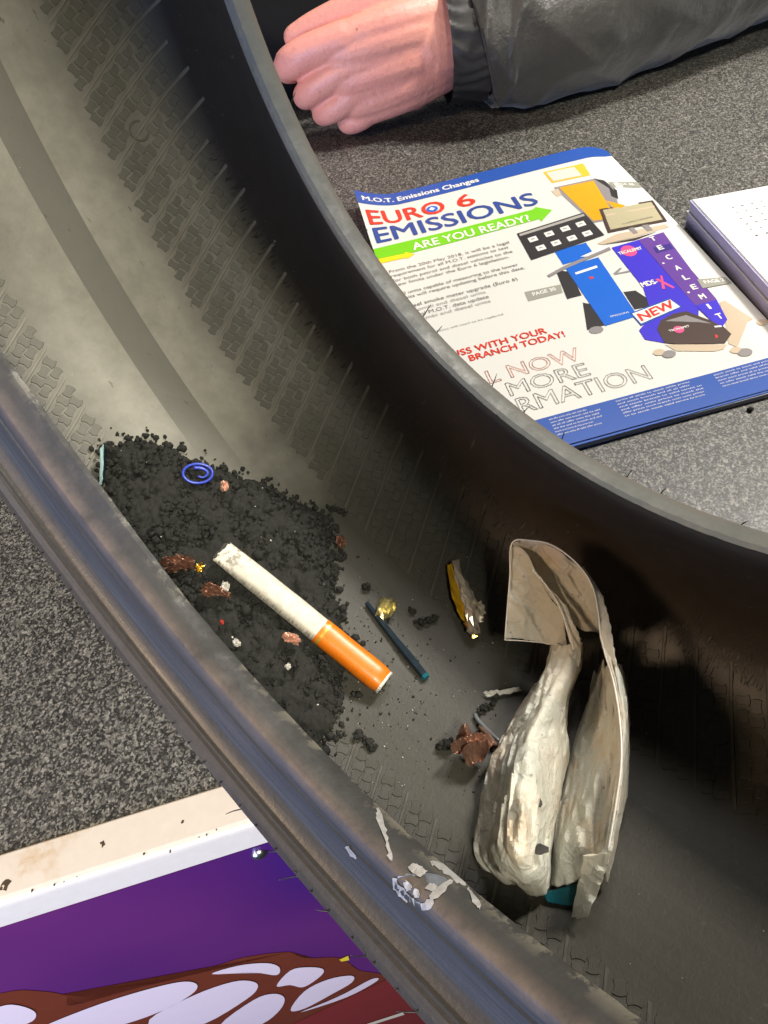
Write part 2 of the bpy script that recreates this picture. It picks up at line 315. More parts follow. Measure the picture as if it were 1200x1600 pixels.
# person
t = NT('skin'); co = t.coord(); n1 = t.noise(co, 30, 4); n2 = t.noise(co, 260, 6); n3 = t.vor(co, 110)
cc = t.mix(n1, (0.80, 0.31, 0.265), (0.86, 0.41, 0.30)); cc = t.mix(t.ramp(n2, [(0.55, (0, 0, 0)), (0.75, (0.35,) * 3)]), cc, (0.50, 0.17, 0.12))
fre = t.math('MULTIPLY', t.ramp(n3, [(0.10, (1, 1, 1)), (0.16, (0, 0, 0))]), t.ramp(t.vor(co, 110, 'Color'), [(0.72, (0, 0, 0)), (0.78, (0.6,) * 3)]))
cc = t.mix(fre, cc, (0.36, 0.13, 0.07)); t.base(cc); t.rough(0.42); t.set(Subsurface_Weight=0.15, Subsurface_Radius=(0.006, 0.0025, 0.0012), Subsurface_Scale=1.0)
vs_ = t.n('ShaderNodeTexVoronoi', Scale=520.0); vs_.feature = 'DISTANCE_TO_EDGE'; t.l(co, vs_.inputs['Vector']); b1 = t.bump(n2, 0.55, 0.0009); b1 = t.bump(vs_.outputs['Distance'], 0.25, 0.0006, b1); t.bump(t.noise(co, 70, 4), .6, 0.0018, b1); M['skin'] = t.m
M['nail'] = plain('nail', (0.70, 0.42, 0.34), 0.25, 0.05)
t = NT('jacket_nylon'); co = t.coord(); n1 = t.noise(co, 35, 6); n2 = t.noise(co, 1600, 2); t.base(t.mix(n1, (0.024, 0.0235, 0.022), (0.040, 0.039, 0.036))); t.rough(0.42); t.set(Sheen_Weight=0.25)
b1 = t.bump(n1, 0.5, 0.006); t.bump(n2, 0.15, 0.0002, b1); M['jacket'] = t.m
M['shaded_cloth'] = plain('shaded_cloth', (0.005, 0.005, 0.006), 0.8, 0.3, 150, Specular_IOR_Level=0.1)  # same jacket in shade: the shade is put into a near-black colour
M['cuff'] = plain('cuff_fabric', (0.022, 0.021, 0.021), 0.5, 0.3, 150, bump=0.4)

# ================================================================ the setting
# the front edge of the counter runs a little askew
E0 = np.array([-168.744, 99.081]); ED2 = np.array([0.990999, 0.133869]); EN = np.array([0.133869, -0.990999])   # start, along, outwards
def edge(s, n, z): p = E0 + ED2 * s + EN * n; return np.array([p[0], p[1], z])
v = []
for s in (-500, 1000):
    for n in (-19.4, -1300):
        for z in (0, -28): v.append(edge(s, n, z))
tag(mk('counter_top', v, [(0, 2, 6, 4), (1, 5, 7, 3), (0, 4, 5, 1), (2, 3, 7, 6), (0, 1, 3, 2), (4, 6, 7, 5)], M['counter'], smooth=False), kind='structure',
    label='speckled dark grey laminate counter top')
# white painted metal edging, an angle section with rounded nose
prof = [(-19.2, -2.0), (-19.2, 1.0), (-18.6, 1.4), (-3.0, 1.4), (-1.2, 1.0), (-0.2, -0.2), (0.0, -2.0), (0.0, -20.5), (-1.6, -20.5), (-1.6, -3.0)]
v = []; S_ = list(np.linspace(-450, 900, 28))
for s in S_:
    for n, z in prof: v.append(edge(s, n, z))
edging = mk('counter_edging', v, grid_faces(len(S_), len(prof), True), M['edging'], smooth=False)
tag(edging, 'white painted metal edging strip with rust spots along the counter front', 'edging')
M['chip'] = plain('rust_chip', (0.055, 0.035, 0.02), 0.8, 0.5, 600)
M['chip_rim'] = plain('flaked_paint_rim', (0.62, 0.52, 0.38), 0.5, 0.2, 600)
def chip(px, py, rr, mat):
    c = on_level(px, py, 1.55); v = [c]; n = 9; k0 = rnd.random() * 6
    for k in range(n):
        a = k0 + 2 * math.pi * k / n; r_ = rr * (0.6 + 0.7 * rnd.random()); v.append(c + np.array([math.cos(a) * r_, math.sin(a) * r_ * 1.3, -0.05]))
    mk('rust_chip', v, [(0, 1 + k, 1 + (k + 1) % n) for k in range(n)], mat, edging, smooth=False)
for px, py, rr in [(160, 1319, 1.3), (8, 1382, 2.1), (285, 1284, .6), (266, 1330, .5), (225, 1334, .45), (50, 1392, .5), (338, 1296, .35), (323, 1304, .35), (311, 1308, .3), (85, 1382, .4), (120, 1370, .3), (100, 1378, .3)]:
    chip(px, py, rr, M['chip'])
    if rr > 1: chip(px - 2, py + 2, rr * .6, M['chip_rim'])
# printed front panel below the edging
pan = empty('counter_front_panel'); tag(pan, 'purple printed panel with white feathered wing on the counter front', 'panel')
def pquad(s0, z0, s1, z1, n): return [edge(s0, n, z0), edge(s1, n, z0), edge(s1, n, z1), edge(s0, n, z1)]
v = pquad(-450, -23.0, 900, -720, -0.5) + pquad(-450, -23.0, 900, -720, -6.0)
mk('board', v, [(0, 1, 2, 3), (7, 6, 5, 4), (0, 4, 5, 1), (2, 6, 7, 3), (1, 5, 6, 2), (0, 3, 7, 4)], M['purple'], pan, smooth=False)
def print_poly(name, pts, mat, layer, smoothed=True):
    P = [np.array(p, float) for p in pts]
    if smoothed:
        Q = []; n = len(P)
        for i in range(n):
            for u in (0, .25, .5, .75):
                p0, p1, p2, p3 = P[i - 1], P[i], P[(i + 1) % n], P[(i + 2) % n]
                Q.append(0.5 * (2 * p1 + (p2 - p0) * u + (2 * p0 - 5 * p1 + 4 * p2 - p3) * u * u + (3 * p1 - p0 - 3 * p2 + p3) * u ** 3))
        P = Q
    bm = bmesh.new(); vs = [bm.verts.new(tuple(edge(p[0], -0.5 + 0.25 * layer, p[1]) * MM)) for p in P]
    bm.faces.new(vs); bmesh.ops.triangulate(bm, faces=bm.faces[:]); m = bpy.data.meshes.new(name); bm.to_mesh(m); bm.free()
    return obj(name, m, mat, pan)
print_poly('wing_outline', [(-95, -98), (-49.7, -100.4), (-38, -116), (-34, -138), (-40, -156), (-16.5, -162), (31.5, -171), (50.4, -173), (71.8, -192), (76.5, -216), (94, -243), (99, -290), (112, -330), (125, -420), (60, -470), (-60, -440), (-110, -300), (-120, -180)], M['p_brown'], 1)
print_poly('red_field', [(5, -402), (35, -388), (101, -352), (140, -330), (170, -720), (-20, -720)], M['p_red'], 2, False)
for pts in ([(-80, -128), (-58.3, -117.9), (-52.7, -127.3), (-54.4, -147.9), (-64.9, -160.8), (-82, -150)],
            [(-66, -182), (-59.0, -174.2), (-27.8, -168.7), (-0.7, -171.6), (14.0, -179.3), (16.7, -194.6), (8.3, -210.3), (-12.6, -224.0), (-36.2, -226.5), (-60, -215)],
            [(28.7, -182.3), (44.1, -183.3), (56.8, -196.8), (60.5, -214.8), (55.3, -230.4), (46.2, -206.7)],
            [(-25.2, -235), (8.3, -214), (32.3, -212.6), (41.2, -227.0), (39.8, -245.4), (27.1, -265.2), (-7.7, -292.0), (-30, -275)],
            [(49.4, -256.7), (63.9, -230.7), (73.6, -236.1), (80.5, -252.7), (76.5, -268.6), (62.0, -283.3), (56.4, -265.8)],
            [(-2.1, -310), (30.1, -273), (43.2, -273.9), (46.1, -295.4), (36.2, -325.9), (17.9, -350.8), (-4, -350)],
            [(41.3, -338), (59.8, -296), (78.4, -285), (93.0, -296.8), (90.0, -316.7), (72.5, -332.1), (50, -348)],
            [(45, -356), (75.4, -347), (102.5, -327), (106, -338), (80, -358)]):
    print_poly('feather', pts, M['p_feather'], 3)
print_poly('yellow_mark', [(93.0, -243.5), (99.1, -241.5), (98, -253), (93.3, -250)], M['p_yellow'], 3, False)
print_poly('cream_line', [(60, -487), (110, -492), (110, -506), (60, -498)], M['p_cream'], 4, False)
# domed fixing
v = []; f = []
for i in range(5):
    a = i / 4 * math.pi / 2
    for k in range(14):
        b = 2 * math.pi * k / 14; v.append(edge(93 + 3.4 * math.cos(a) * math.cos(b), -0.4 + 2.2 * math.sin(a), -31 + 3.4 * math.cos(a) * math.sin(b)))
mk('dome_screw', v, grid_faces(5, 14, True), M['steel'], pan)

# ================================================================ the tyre
tyre = empty('tyre'); tag(tyre, 'worn black car tyre standing upright with rubber crumb inside', 'tyre')
TH = sorted(set(list(np.arange(-104, 60.01, 1.0)) + list(np.arange(60, 256, 3.0))))
def dev(th):                                               # the near bead is a few millimetres out of round
    return float(np.interp(th, [-70, -52, -46, -41, -35, -28, -22, -16, -8, 0, 9, 18, 27, 36, 50], [0, 0, -1, -4, -4.6, -5, -2.5, .6, 1.6, 2, 3.2, 2.4, 1.1, 0, 0]))
IN = [(65.8, 190.0), (66.4, 192.5), (69, 197), (73.5, 204), (78, 214), (80.5, 226), (80, 237), (76.5, 248), (71, 256.5), (65, 262.2), (58, 266.3), (50, 268.8), (42, 269.8)]
inner = IN + [(x, 269.8) for x in (30, 18, 6)]
inner = inner + [(-x, r) for x, r in inner[::-1]]
def r_in(wv):
    a = abs(wv)
    xs = [0, 42, 50, 58, 65, 71, 76.5, 80]; ys = [269.8, 269.8, 268.8, 266.3, 262.2, 256.5, 248, 237]
    return float(np.interp(a, xs, ys))
def wnear(wv): return min(1.0, max(0.0, (wv - 64.0) / 1.5))
def sweep(prof, near=False, jit=None, lw=True):
    v = []; uv = []; s = 0
    arc = [0.0]
    for k in range(1, len(prof)): arc.append(arc[-1] + math.dist(prof[k], prof[k - 1]))
    for k, (wv, r) in enumerate(prof):
        for th in TH:
            rr = r
            if near is not None and wv > 0: rr = r + dev(th) * math.exp(-((wv - 65.8) / 4.5) ** 2) * math.exp(-max(0, r - 192) / 8)
            if jit: rr += jit(k, th)
            v.append(tp(th, rr, wv)); uv.append((math.radians(th) * RI * MM, (wv if lw else arc[k]) * MM))
    return v, grid_faces(len(prof), len(TH), False), uv
# close the ring: TH starts at -104 and ends at 255, the last gap is one degree
TH = TH + [256.0]
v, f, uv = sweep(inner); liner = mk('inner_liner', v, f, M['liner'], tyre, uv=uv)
jn = vnoise(5)
def toejit(k, th): return 0.22 * math.sin(th * 2.3) * math.sin(th * 0.71 + 1) if k < 2 else 0.0
OUT = [(65.8, 190.0), (67.5, 189.1), (70.5, 189.0), (73.6, 189.3), (75.2, 190.0), (76.3, 191.6), (76.8, 193.8), (76.9, 195.0), (76.1, 195.4), (76.1, 196.2), (77.4, 196.6), (77.5, 199.0), (78.3, 203.0), (80.2, 206.5), (83.0, 209.0),
       (83.6, 209.3), (82.4, 209.9), (82.4, 210.7), (84.4, 211.1), (84.7, 213.6), (85.7, 213.9), (85.5, 214.6), (87.4, 216.4), (88.6, 219.5)]
SIDE = [(88.6, 219.5), (88.3, 221.5), (86.6, 223), (86.4, 235), (85.2, 248), (83.4, 260), (80.5, 270), (76.5, 277.5), (71, 281.5)]
for sgn, nm in ((1, 'bead'), (-1, 'bead')):
    v, f, uv = sweep([(sgn * a, b) for a, b in OUT], near=(sgn > 0) or None, jit=toejit, lw=False)
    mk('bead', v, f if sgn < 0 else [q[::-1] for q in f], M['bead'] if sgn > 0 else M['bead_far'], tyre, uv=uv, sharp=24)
    v, f, uv = sweep([(sgn * a, b) for a, b in SIDE], near=None)
    mk('sidewall', v, f, M['sidewall'], tyre, uv=uv)
tr_ = [(71, 281.5), (66, 283.2), (46, 284.4), (45.6, 278), (38.4, 278), (38, 284.6), (16, 284.8), (15.6, 278), (8.4, 278), (8, 284.8)]
tr_ = tr_ + [(-x, r) for x, r in tr_[::-1]]
v, f, uv = sweep(tr_, near=None); mk('tread', v, f, M['sidewall'], tyre, smooth=False, uv=uv)

# moulded ribs and pads of the liner pattern
def surf(th, wv, h):
    return tp(th, r_in(wv) - h, wv)
MMDEG = math.degrees(1 / RI)
def rib(th0, w0, w1, hw=0.68, h=0.34):
    n = 10; v = []
    for i in range(n + 1):
        wv = w0 + (w1 - w0) * i / n; th = th0 + (wv - w0) * 0.125; e = 0.35 if i in (0, n) else 1
        for du, hh in ((-1.25 * hw, -0.1), (-hw * .75, h * e), (hw * .75, h * e), (1.25 * hw, -0.1)):
            v.append(surf(th + du * MMDEG, wv, hh))
    mk('vent_rib', v, grid_faces(n + 1, 4), M['rib'], liner, smooth=False)
for k in range(-12, 42):
    th = -57.8 + 3.0 * k
    if -98 < th < 52: rib(th, -31.0, -73.0 + rnd.uniform(-2, 2))
for k in range(-8, 36):
    th = -49.2 + 3.0 * k
    if -90 < th < 52: rib(th, 36.0, 66.0)
def pad_shape(hs=2.14, bulge=0.58, h=0.30):
    P = []
    for side in range(4):
        for i in range(4):
            u = -1 + 2 * i / 4; b = (1 - u * u) * bulge * (1 if side % 2 == 0 else -1)
            x, y = [(u * hs, -hs - b), (hs + b, u * hs), (-u * hs, hs + b), (-hs - b, -u * hs)][side]; P.append((x, y))
    n = len(P); v = [(x, y, -0.15) for x, y in P] + [(x * .88, y * .88, h) for x, y in P]
    f = [(i, (i + 1) % n, n + (i + 1) % n, n + i) for i in range(n)] + [tuple(range(n, 2 * n))]
    return v, f
pv, pf = pad_shape(); PAD = mesh_data('liner_pad', pv, pf, False); PAD.materials.append(M['pad'])
PV = np.array(pv)
cand = []
dirw = np.array([-0.847, 0.531])                            # along the ribs: (axial mm, round mm)
for side in (-1, 1):
    w0, w1 = (-31, -71) if side < 0 else (36, 66)
    base = -57.8 if side < 0 else -49.2
    for k in range(-14, 42):
        for cidx in range(2):
            for j in range(11):
                aw = abs(w0) + 2.2 + j * 4.15
                if aw > abs(w1) - 1.5: continue
                wv = side * aw
                th = base + 3.0 * k + (wv - w0) * 0.125 + (4.6 + cidx * 5.1) * MMDEG
                if not (-98 < th < 50): continue
                cand.append((th, wv, (cidx + j + k) % 2, k))
def pad_frame(th, wv):
    o = surf(th, wv, 0); d1 = surf(th + 0.125, wv + 1.0, 0) - o; d1 /= np.linalg.norm(d1)
    d2 = surf(th + 0.3, wv, 0) - o; n = np.cross(d1, d2); n /= np.linalg.norm(n)
    if n @ up_at(o) < 0: n = -n
    d2 = np.cross(n, d1); return o, d1, d2, n
def px_of(p):
    c = MC.T @ (np.asarray(p) - CAM); return 600 + 1200 * c[0] / -c[2], 800 - 1200 * c[1] / -c[2]
def clear_of_marks(th, wv):
    for (a, b, r_) in ((-63.2, -48.7, 5.5), (16.1, -53.4, 5.5), (-18.2, -67.0, 5.0)):
        if math.hypot((th - a) / MMDEG, wv - b) < r_: return False
    return True
cand = [c for c in cand if clear_of_marks(c[0], c[1])]
def in_view(c):
    x, y = px_of(surf(c[0], c[1], 0))
    if not (0 < x < 1200 and 0 < y < 1600): return False
    if c[1] > 0: return (x < 150 and y > 430 + 0 * x and c[1] < 54 and c[0] < -36) or (c[0] > -4 and c[1] < 52 and c[0] < 10)
    return True
def keyf(c):
    vis = 0 if in_view(c) else 1
    lit = abs(c[0] + 42) if c[1] < 0 else 0
    return (vis, lit)
cand.sort(key=keyf)
rest_v = []; rest_f = []
for i, c in enumerate(cand):
    o, d1, d2, n = pad_frame(c[0], c[1])
    if c[2]: d1, d2 = d2, -d1
    s = 0.97 + 0.07 * rnd.random()
    if i < 300:
        q = obj('liner_pad', PAD, None, liner)
        q.matrix_local = Matrix([[d1[r] * s, d2[r] * s, n[r], o[r] * MM] for r in range(3)] + [[0, 0, 0, 1]])
    else:
        b = len(rest_v)
        for p in PV: rest_v.append(o + d1 * p[0] * s + d2 * p[1] * s + n * p[2])
        rest_f += [tuple(b + k for k in q) for q in pf]
tag(mk('liner_pad_field', rest_v, rest_f, M['pad'], liner, smooth=False), kind='stuff')
# rough moulded band where the floor turns into the far sidewall
rv = []; rf = []
for k in range(900):
    th = rnd.uniform(-60, 34); wv = -rnd.gauss(73.5, 2.0); L = rnd.uniform(1.0, 3.2); wd = rnd.uniform(.2, .5); h = rnd.uniform(.3, 1.0); sl = rnd.uniform(-.25, .1)
    wv = max(-79, min(-66, wv)); b = len(rv)
    for i, hh in ((-1, -.1), (0, h), (1, -.1)):
        for du, e in ((-1, -.1), (0, 1), (1, -.1)):
            rv.append(surf(th + (du * wd + i * L * sl) * MMDEG, wv + i * L * .5, hh if e > 0 else -.1))
    rf += grid_faces(3, 3, False, b)
tag(mk('rough_moulding', rv, rf, M['rough'], liner), kind='stuff')
# raised letters and roundel on the liner
def text_mesh(body, outline=0.0, bold=0.0):
    cu = bpy.data.curves.new('t', 'FONT'); cu.body = body; cu.size = 1; cu.resolution_u = 3
    if outline: cu.fill_mode = 'NONE'; cu.bevel_depth = outline; cu.bevel_resolution = 0
    if bold: cu.offset = 0.0
    o = bpy.data.objects.new('t', cu); col.objects.link(o)
    m = bpy.data.meshes.new_from_object(o); v = np.array([p.co[:] for p in m.vertices]) if len(m.vertices) else np.zeros((0, 3))
    f = [tuple(p.vertices) for p in m.polygons]
    bpy.data.objects.remove(o); bpy.data.curves.remove(cu); bpy.data.meshes.remove(m)
    return v, f
def arc_on_liner(th, wv, r0, a0, a1, name, wd=.55, h=.45, squash=1.0, ext=None):
    v = []; n = 26
    o, d1, d2, nn = pad_frame(th, wv)
    for i in range(n + 1):
        a = math.radians(a0 + (a1 - a0) * i / n)
        for q, hh in ((-1, -.1), (-.6, h), (.6, h), (1, -.1)):
            rr = r0 + q * wd; v.append(o + d1 * rr * math.cos(a) * squash + d2 * rr * math.sin(a) + nn * hh)
    return mk(name, v, grid_faces(n + 1, 4), M['pad'], liner, smooth=False)
pC = tyre_coords(on_tyre(217, 205)); arc_on_liner(pC[0], pC[1], 4.0, -150, 130, 'letter_c', .6, .55)
pS = tyre_coords(on_tyre(665, 772)); arc_on_liner(pS[0], pS[1], 4.6, 0, 360, 'roundel_ring', .4, .6); arc_on_liner(pS[0] + .2, pS[1] - .6, 2.0, 30, 330, 'roundel_mark', .4, .5)
pD = tyre_coords(on_tyre(1120, 1150)); arc_on_liner(pD[0], pD[1], 4.4, -160, 60, 'letter_d', .5, .55, 1.1)
# rubber vent hairs left from the mould
def hair(p, d, L, parent, rad=.22):
    p = np.array(p); d = np.array(d, float); d /= np.linalg.norm(d); sd = np.array([rnd.uniform(-1, 1) for _ in range(3)]) * L * .25
    v, f = tube([p - d * .8, p + d * L * .5 + sd * .4, p + d * L + sd], [rad, rad * .8, rad * .45], 5, 3); mk('vent_hair', v, f, M['hair'], parent)
for th, L in [(-44, 3), (-38, 4), (-33.5, 4), (-30, 3.5), (-26.5, 3), (-23, 4), (-19, 4.2), (-13.8, 4), (-6.5, 5.0), (-1.5, 4), (3, 3), (5.5, 4.6), (9, 3), (13.2, 5.4), (18, 4), (23, 4), (-48, 4)]:
    p = tp(th, 219.5, 88.4); hair(p, AX * .8 - ES * .5 * rnd.uniform(.5, 1.4) + np.array([0, 0, .2]), L, tyre)
for th, L in [(-76, 3), (-62, 3), (-57.5, 4), (-41.5, 3), (-40.2, 5), (-28.6, 5.5), (-26, 3.4), (-16.5, 5.5), (-11.6, 3.5), (-6, 4.4), (2.5, 3), (6.5, 3.6), (15, 3)]:
    p = tp(th, 190.8, -75.4); hair(p, -AX * .7 + ES * .2 * rnd.uniform(-1, 1) + np.array([0, 0, .75]), L, tyre, .26)
for th in np.arange(-50, 30, 2.2):                          # little dimples of the mould vents on the near rim protector
    p = tp(th + rnd.uniform(-.4, .4), 217.9, 88.2); hair(p, AX + np.array([0, 0, .5]), .7, tyre, .35)
# flaked white residue on the near bead: seat position s in mm over the profile
arc = [0.0]
for k in range(1, len(OUT)): arc.append(arc[-1] + math.dist(OUT[k], OUT[k - 1]))
def bead_pt(th, s, h):
    wv = float(np.interp(s, arc, [p[0] for p in OUT])); r = float(np.interp(s, arc, [p[1] for p in OUT]))
    r += dev(th) * math.exp(-((wv - 65.8) / 4.5) ** 2) * math.exp(-max(0, r - 192) / 8)
    return tp(th, r - h * .9, wv + (h * .5 if s > 8 else 0))
_bs = np.arange(0, 26, .25); _bt = np.arange(-20, 36, .2)
_bg = np.array([[px_of(bead_pt(th, s_, 0)) for th in _bt] for s_ in _bs])
def bead_coords(px, py):
    d = (_bg[..., 0] - px) ** 2 + (_bg[..., 1] - py) ** 2; i, j = np.unravel_index(np.argmin(d), d.shape); return _bt[j], _bs[i]

def flake(pts, mat, name='residue_flake', h=.25):
    bm = bmesh.new(); top = []; P = [np.array(p, float) for p in pts]; n = len(P); pts = []
    for i in range(n):
        for u in (0, .25, .5, .75):
            p0, p1, p2, p3 = P[i - 1], P[i], P[(i + 1) % n], P[(i + 2) % n]
            pts.append(0.5 * (2 * p1 + (p2 - p0) * u + (2 * p0 - 5 * p1 + 4 * p2 - p3) * u * u + (3 * p1 - p0 - 3 * p2 + p3) * u ** 3) + NR.normal(0, 3.2, 2))
    for x, y in pts:
        th, s_ = bead_coords(460 + x / 3.75, 1180 + y / 3.75); top.append(bm.verts.new(tuple(bead_pt(th, s_, h + rnd.uniform(0, .15)) * MM)))
    bm.faces.new(top); bmesh.ops.triangulate(bm, faces=bm.faces[:]); m = bpy.data.meshes.new(name); bm.to_mesh(m); bm.free(); obj(name, m, mat, tyre)
M['grease'] = plain('pale_grease', (0.085, 0.092, 0.105), 0.3, 0.6, 260, bump=.4)
flake([(590, 730), (660, 700), (760, 690), (900, 730), (860, 780), (800, 850), (760, 880), (690, 850), (620, 800)], M['grease'], 'grease_film', .12)
flake([(478, 340), (500, 308), (530, 420), (550, 500), (578, 600), (560, 612), (535, 510), (490, 390)], M['smear'])
flake([(675, 655), (710, 640), (750, 655), (775, 690), (740, 715), (690, 690)], M['smear'])
flake([(578, 735), (600, 725), (640, 785), (690, 835), (735, 862), (775, 868), (800, 820), (840, 770), (900, 735), (932, 742), (880, 795), (830, 850), (800, 898), (750, 910), (700, 872), (640, 845), (596, 800)], M['smear'])
flake([(640, 750), (665, 735), (690, 770), (672, 800), (648, 785)], M['smear'])
flake([(705, 790), (730, 785), (742, 825), (712, 835)], M['smear'])
flake([(775, 775), (800, 760), (835, 765), (815, 800), (785, 795)], M['smear'])
flake([(800, 630), (880, 632), (930, 680), (1000, 738), (1006, 768), (950, 748), (880, 692), (830, 662)], M['smear'])
flake([(1018, 788), (1040, 796), (1092, 880), (1080, 902), (1050, 862)], M['smear'])
flake([(300, 540), (330, 545), (365, 600), (350, 605)], M['copper_pale'] if False else M['smear'])

# ================================================================ what lies inside the tyre
# --- heap of rubber crumb
OUTL = [(162, 700), (215, 690), (270, 705), (330, 735), (400, 755), (470, 790), (508, 810), (512, 850), (524, 885), (515, 930), (530, 975), (540, 1040), (530, 1090), (520, 1140), (505, 1165), (470, 1190), (400, 1190), (300, 1100), (230, 1000), (160, 880), (150, 800), (165, 760)]
hp = [tyre_coords(on_tyre(x, y)) for x, y in OUTL]; hp = np.array([(a / MMDEG, b) for a, b in hp])
def inside(x, y, P):
    c = False; n = len(P)
    for i in range(n):
        x1, y1 = P[i]; x2, y2 = P[i - 1]
        if (y1 > y) != (y2 > y) and x < (x2 - x1) * (y - y1) / (y2 - y1) + x1: c = not c
    return c
def edge_dist(x, y, P):
    d = 1e9; n = len(P)
    for i in range(n):
        p = np.array(P[i]); q = np.array(P[i - 1]); e = q - p; t = min(1, max(0, ((x - p[0]) * e[0] + (y - p[1]) * e[1]) / (e @ e))); k = p + e * t; d = min(d, math.hypot(x - k[0], y - k[1]))
    return d
ico = bmesh.new(); bmesh.ops.create_icosphere(ico, subdivisions=2, radius=1); ico.verts.ensure_lookup_table()
IV = np.array([q.co[:] for q in ico.verts]); IF = np.array([[q.index for q in p.verts] for p in ico.faces]); ico.free()
ico = bmesh.new(); bmesh.ops.create_icosphere(ico, subdivisions=1, radius=1); ico.verts.ensure_lookup_table()
IV1 = np.array([q.co[:] for q in ico.verts]); IF1 = np.array([[q.index for q in p.verts] for p in ico.faces]); ico.free()
def lumps(items, V0, F0):                                    # items: (centre, radius); one mesh of knobbly grains
    vv = []; ff = []; b = 0
    for c, r in items:
        sc_ = NR.uniform(.7, 1.25, 3) * r; d = 1 + NR.normal(0, .13, len(V0)); q, _ = np.linalg.qr(NR.normal(size=(3, 3)))
        vv.append((V0 * d[:, None] * sc_) @ q.T + c); ff.append(F0 + b); b += len(V0)
    return np.concatenate(vv), np.concatenate(ff)
def fast_mesh(name, v, f, mat, parent=None):
    m = bpy.data.meshes.new(name); m.vertices.add(len(v)); m.vertices.foreach_set('co', (np.asarray(v) * MM).astype(np.float32).ravel())
    m.loops.add(len(f) * 3); m.loops.foreach_set('vertex_index', np.asarray(f, dtype=np.int32).ravel()); m.polygons.add(len(f))
    m.polygons.foreach_set('loop_start', np.arange(0, len(f) * 3, 3, dtype=np.int32)); m.polygons.foreach_set('use_smooth', np.ones(len(f), dtype=bool)); m.update(); m.validate()
    return obj(name, m, mat, parent)
items = []
x0, y0 = hp.min(0); x1, y1 = hp.max(0); hn = vnoise(3)
def heap_h(x, y):
    d = edge_dist(x, y, hp); return 12.5 * (1 - math.exp(-d / 8)) * (0.85 + 0.22 * hn(np.array([x, y, 0]), .06) + .22 * hn(np.array([y, x, 5]), .22))
gx = np.arange(x0, x1, .7); gy = np.arange(y0, y1, .7); GX, GY = np.meshgrid(gx, gy, indexing='ij'); PX, PY = GX.ravel(), GY.ravel()
ins = np.zeros(len(PX), bool); ed_ = np.full(len(PX), 1e9)
for i in range(len(hp)):
    ax_, ay_ = hp[i]; bx_, by_ = hp[i - 1]
    with np.errstate(all='ignore'): ins ^= ((ay_ > PY) != (by_ > PY)) & (PX < (bx_ - ax_) * (PY - ay_) / (by_ - ay_) + ax_)
    ex_, ey_ = bx_ - ax_, by_ - ay_; tt_ = np.clip(((PX - ax_) * ex_ + (PY - ay_) * ey_) / (ex_ * ex_ + ey_ * ey_), 0, 1); ed_ = np.minimum(ed_, np.hypot(PX - ax_ - ex_ * tt_, PY - ay_ - ey_ * tt_))
def bumps(n, rad):
    qx = NR.uniform(x0, x1, n); qy = NR.uniform(y0, y1, n); qr = NR.uniform(.6, 1.3, n) * rad; h = np.zeros(len(PX))
    for k in range(n):
        m_ = (np.abs(PX - qx[k]) < qr[k]) & (np.abs(PY - qy[k]) < qr[k]); d2_ = ((PX[m_] - qx[k]) ** 2 + (PY[m_] - qy[k]) ** 2) / qr[k] ** 2
        h[m_] = np.maximum(h[m_], np.sqrt(np.clip(1 - d2_, 0, 1)) * qr[k])
    return h
ar_ = (x1 - x0) * (y1 - y0)
HB = 10.5 * (1 - np.exp(-ed_ / 8)) + bumps(int(ar_ / 22), 4.2) * .85 + bumps(int(ar_ / 3.2), 1.3) * .8 - 2.6 + NR.normal(0, .15, len(PX)); HB = np.where(ins, HB, -2.0)
mv = [surf(PX[k] * MMDEG, PY[k], HB[k]) for k in range(len(PX))]; n1_, n2_ = len(gx), len(gy); fm = []
for i in range(n1_ - 1):
    for j in range(n2_ - 1):
        a = i * n2_ + j
        if ins[a] or ins[a + 1] or ins[a + n2_] or ins[a + n2_ + 1]: fm += [(a, a + n2_, a + n2_ + 1), (a, a + n2_ + 1, a + 1)]
mound_v, mound_f = np.array(mv), np.array(fm)
for _ in range(60000):
    if len(items) > 13000: break
    x = rnd.uniform(x0, x1); y = rnd.uniform(y0, y1)
    if not inside(x, y, hp): continue
    hh = heap_h(x, y); h = hh * (0.45 + 0.55 * rnd.random() ** .5) + .5; c = surf(x * MMDEG, y, h)
    big_ = x * MMDEG < -13 - .12 * y
    r = (rnd.uniform(1.1, 2.5) if rnd.random() < .7 else rnd.uniform(.5, 1.0)) if big_ else rnd.uniform(.55, 1.3); items.append((c, r))
    for _ in range(4):                                       # each crumb is a little cluster
        items.append((c + NR.normal(0, r * .75, 3), r * rnd.uniform(.3, .6)))
for _ in range(620):                                         # ragged rim
    k = rnd.randrange(len(hp)); t_ = rnd.random(); p = hp[k] * t_ + hp[k - 1] * (1 - t_) + NR.normal(0, 3.0, 2); r_ = rnd.uniform(.3, 1.0) if rnd.random() < .75 else rnd.uniform(1.0, 1.9)
    items.append((surf(p[0] * MMDEG, p[1], r_ * .5), r_)); items.append((surf(p[0] * MMDEG, p[1], r_ * .7) + NR.normal(0, r_ * .7, 3), r_ * .6))
v, f = lumps(items, IV1, IF1); f = np.concatenate([f, mound_f + len(v)]); v = np.concatenate([v, mound_v])
heap = fast_mesh('rubber_crumb_heap', v, f, M['crumb']); tag(heap, 'heap of black rubber crumb lying inside the tyre', 'rubber crumb', kind='stuff')
items = []
for _ in range(520):                                         # fine dust crumbs strewn round the heap
    x, y = rnd.gauss(590, 60), rnd.gauss(1040, 80)
    if rnd.random() < .35: x, y = rnd.uniform(420, 800), rnd.uniform(700, 1250)
    items.append((on_tyre(x, y, .15), rnd.choice([.15, .2, .25, .3, .5]) * rnd.uniform(.6, 1.2)))
v, f = lumps(items, IV1, IF1); tag(fast_mesh('rubber_dust', v, f, M['crumb']), 'fine black rubber dust strewn beside the heap', 'rubber dust', kind='stuff')
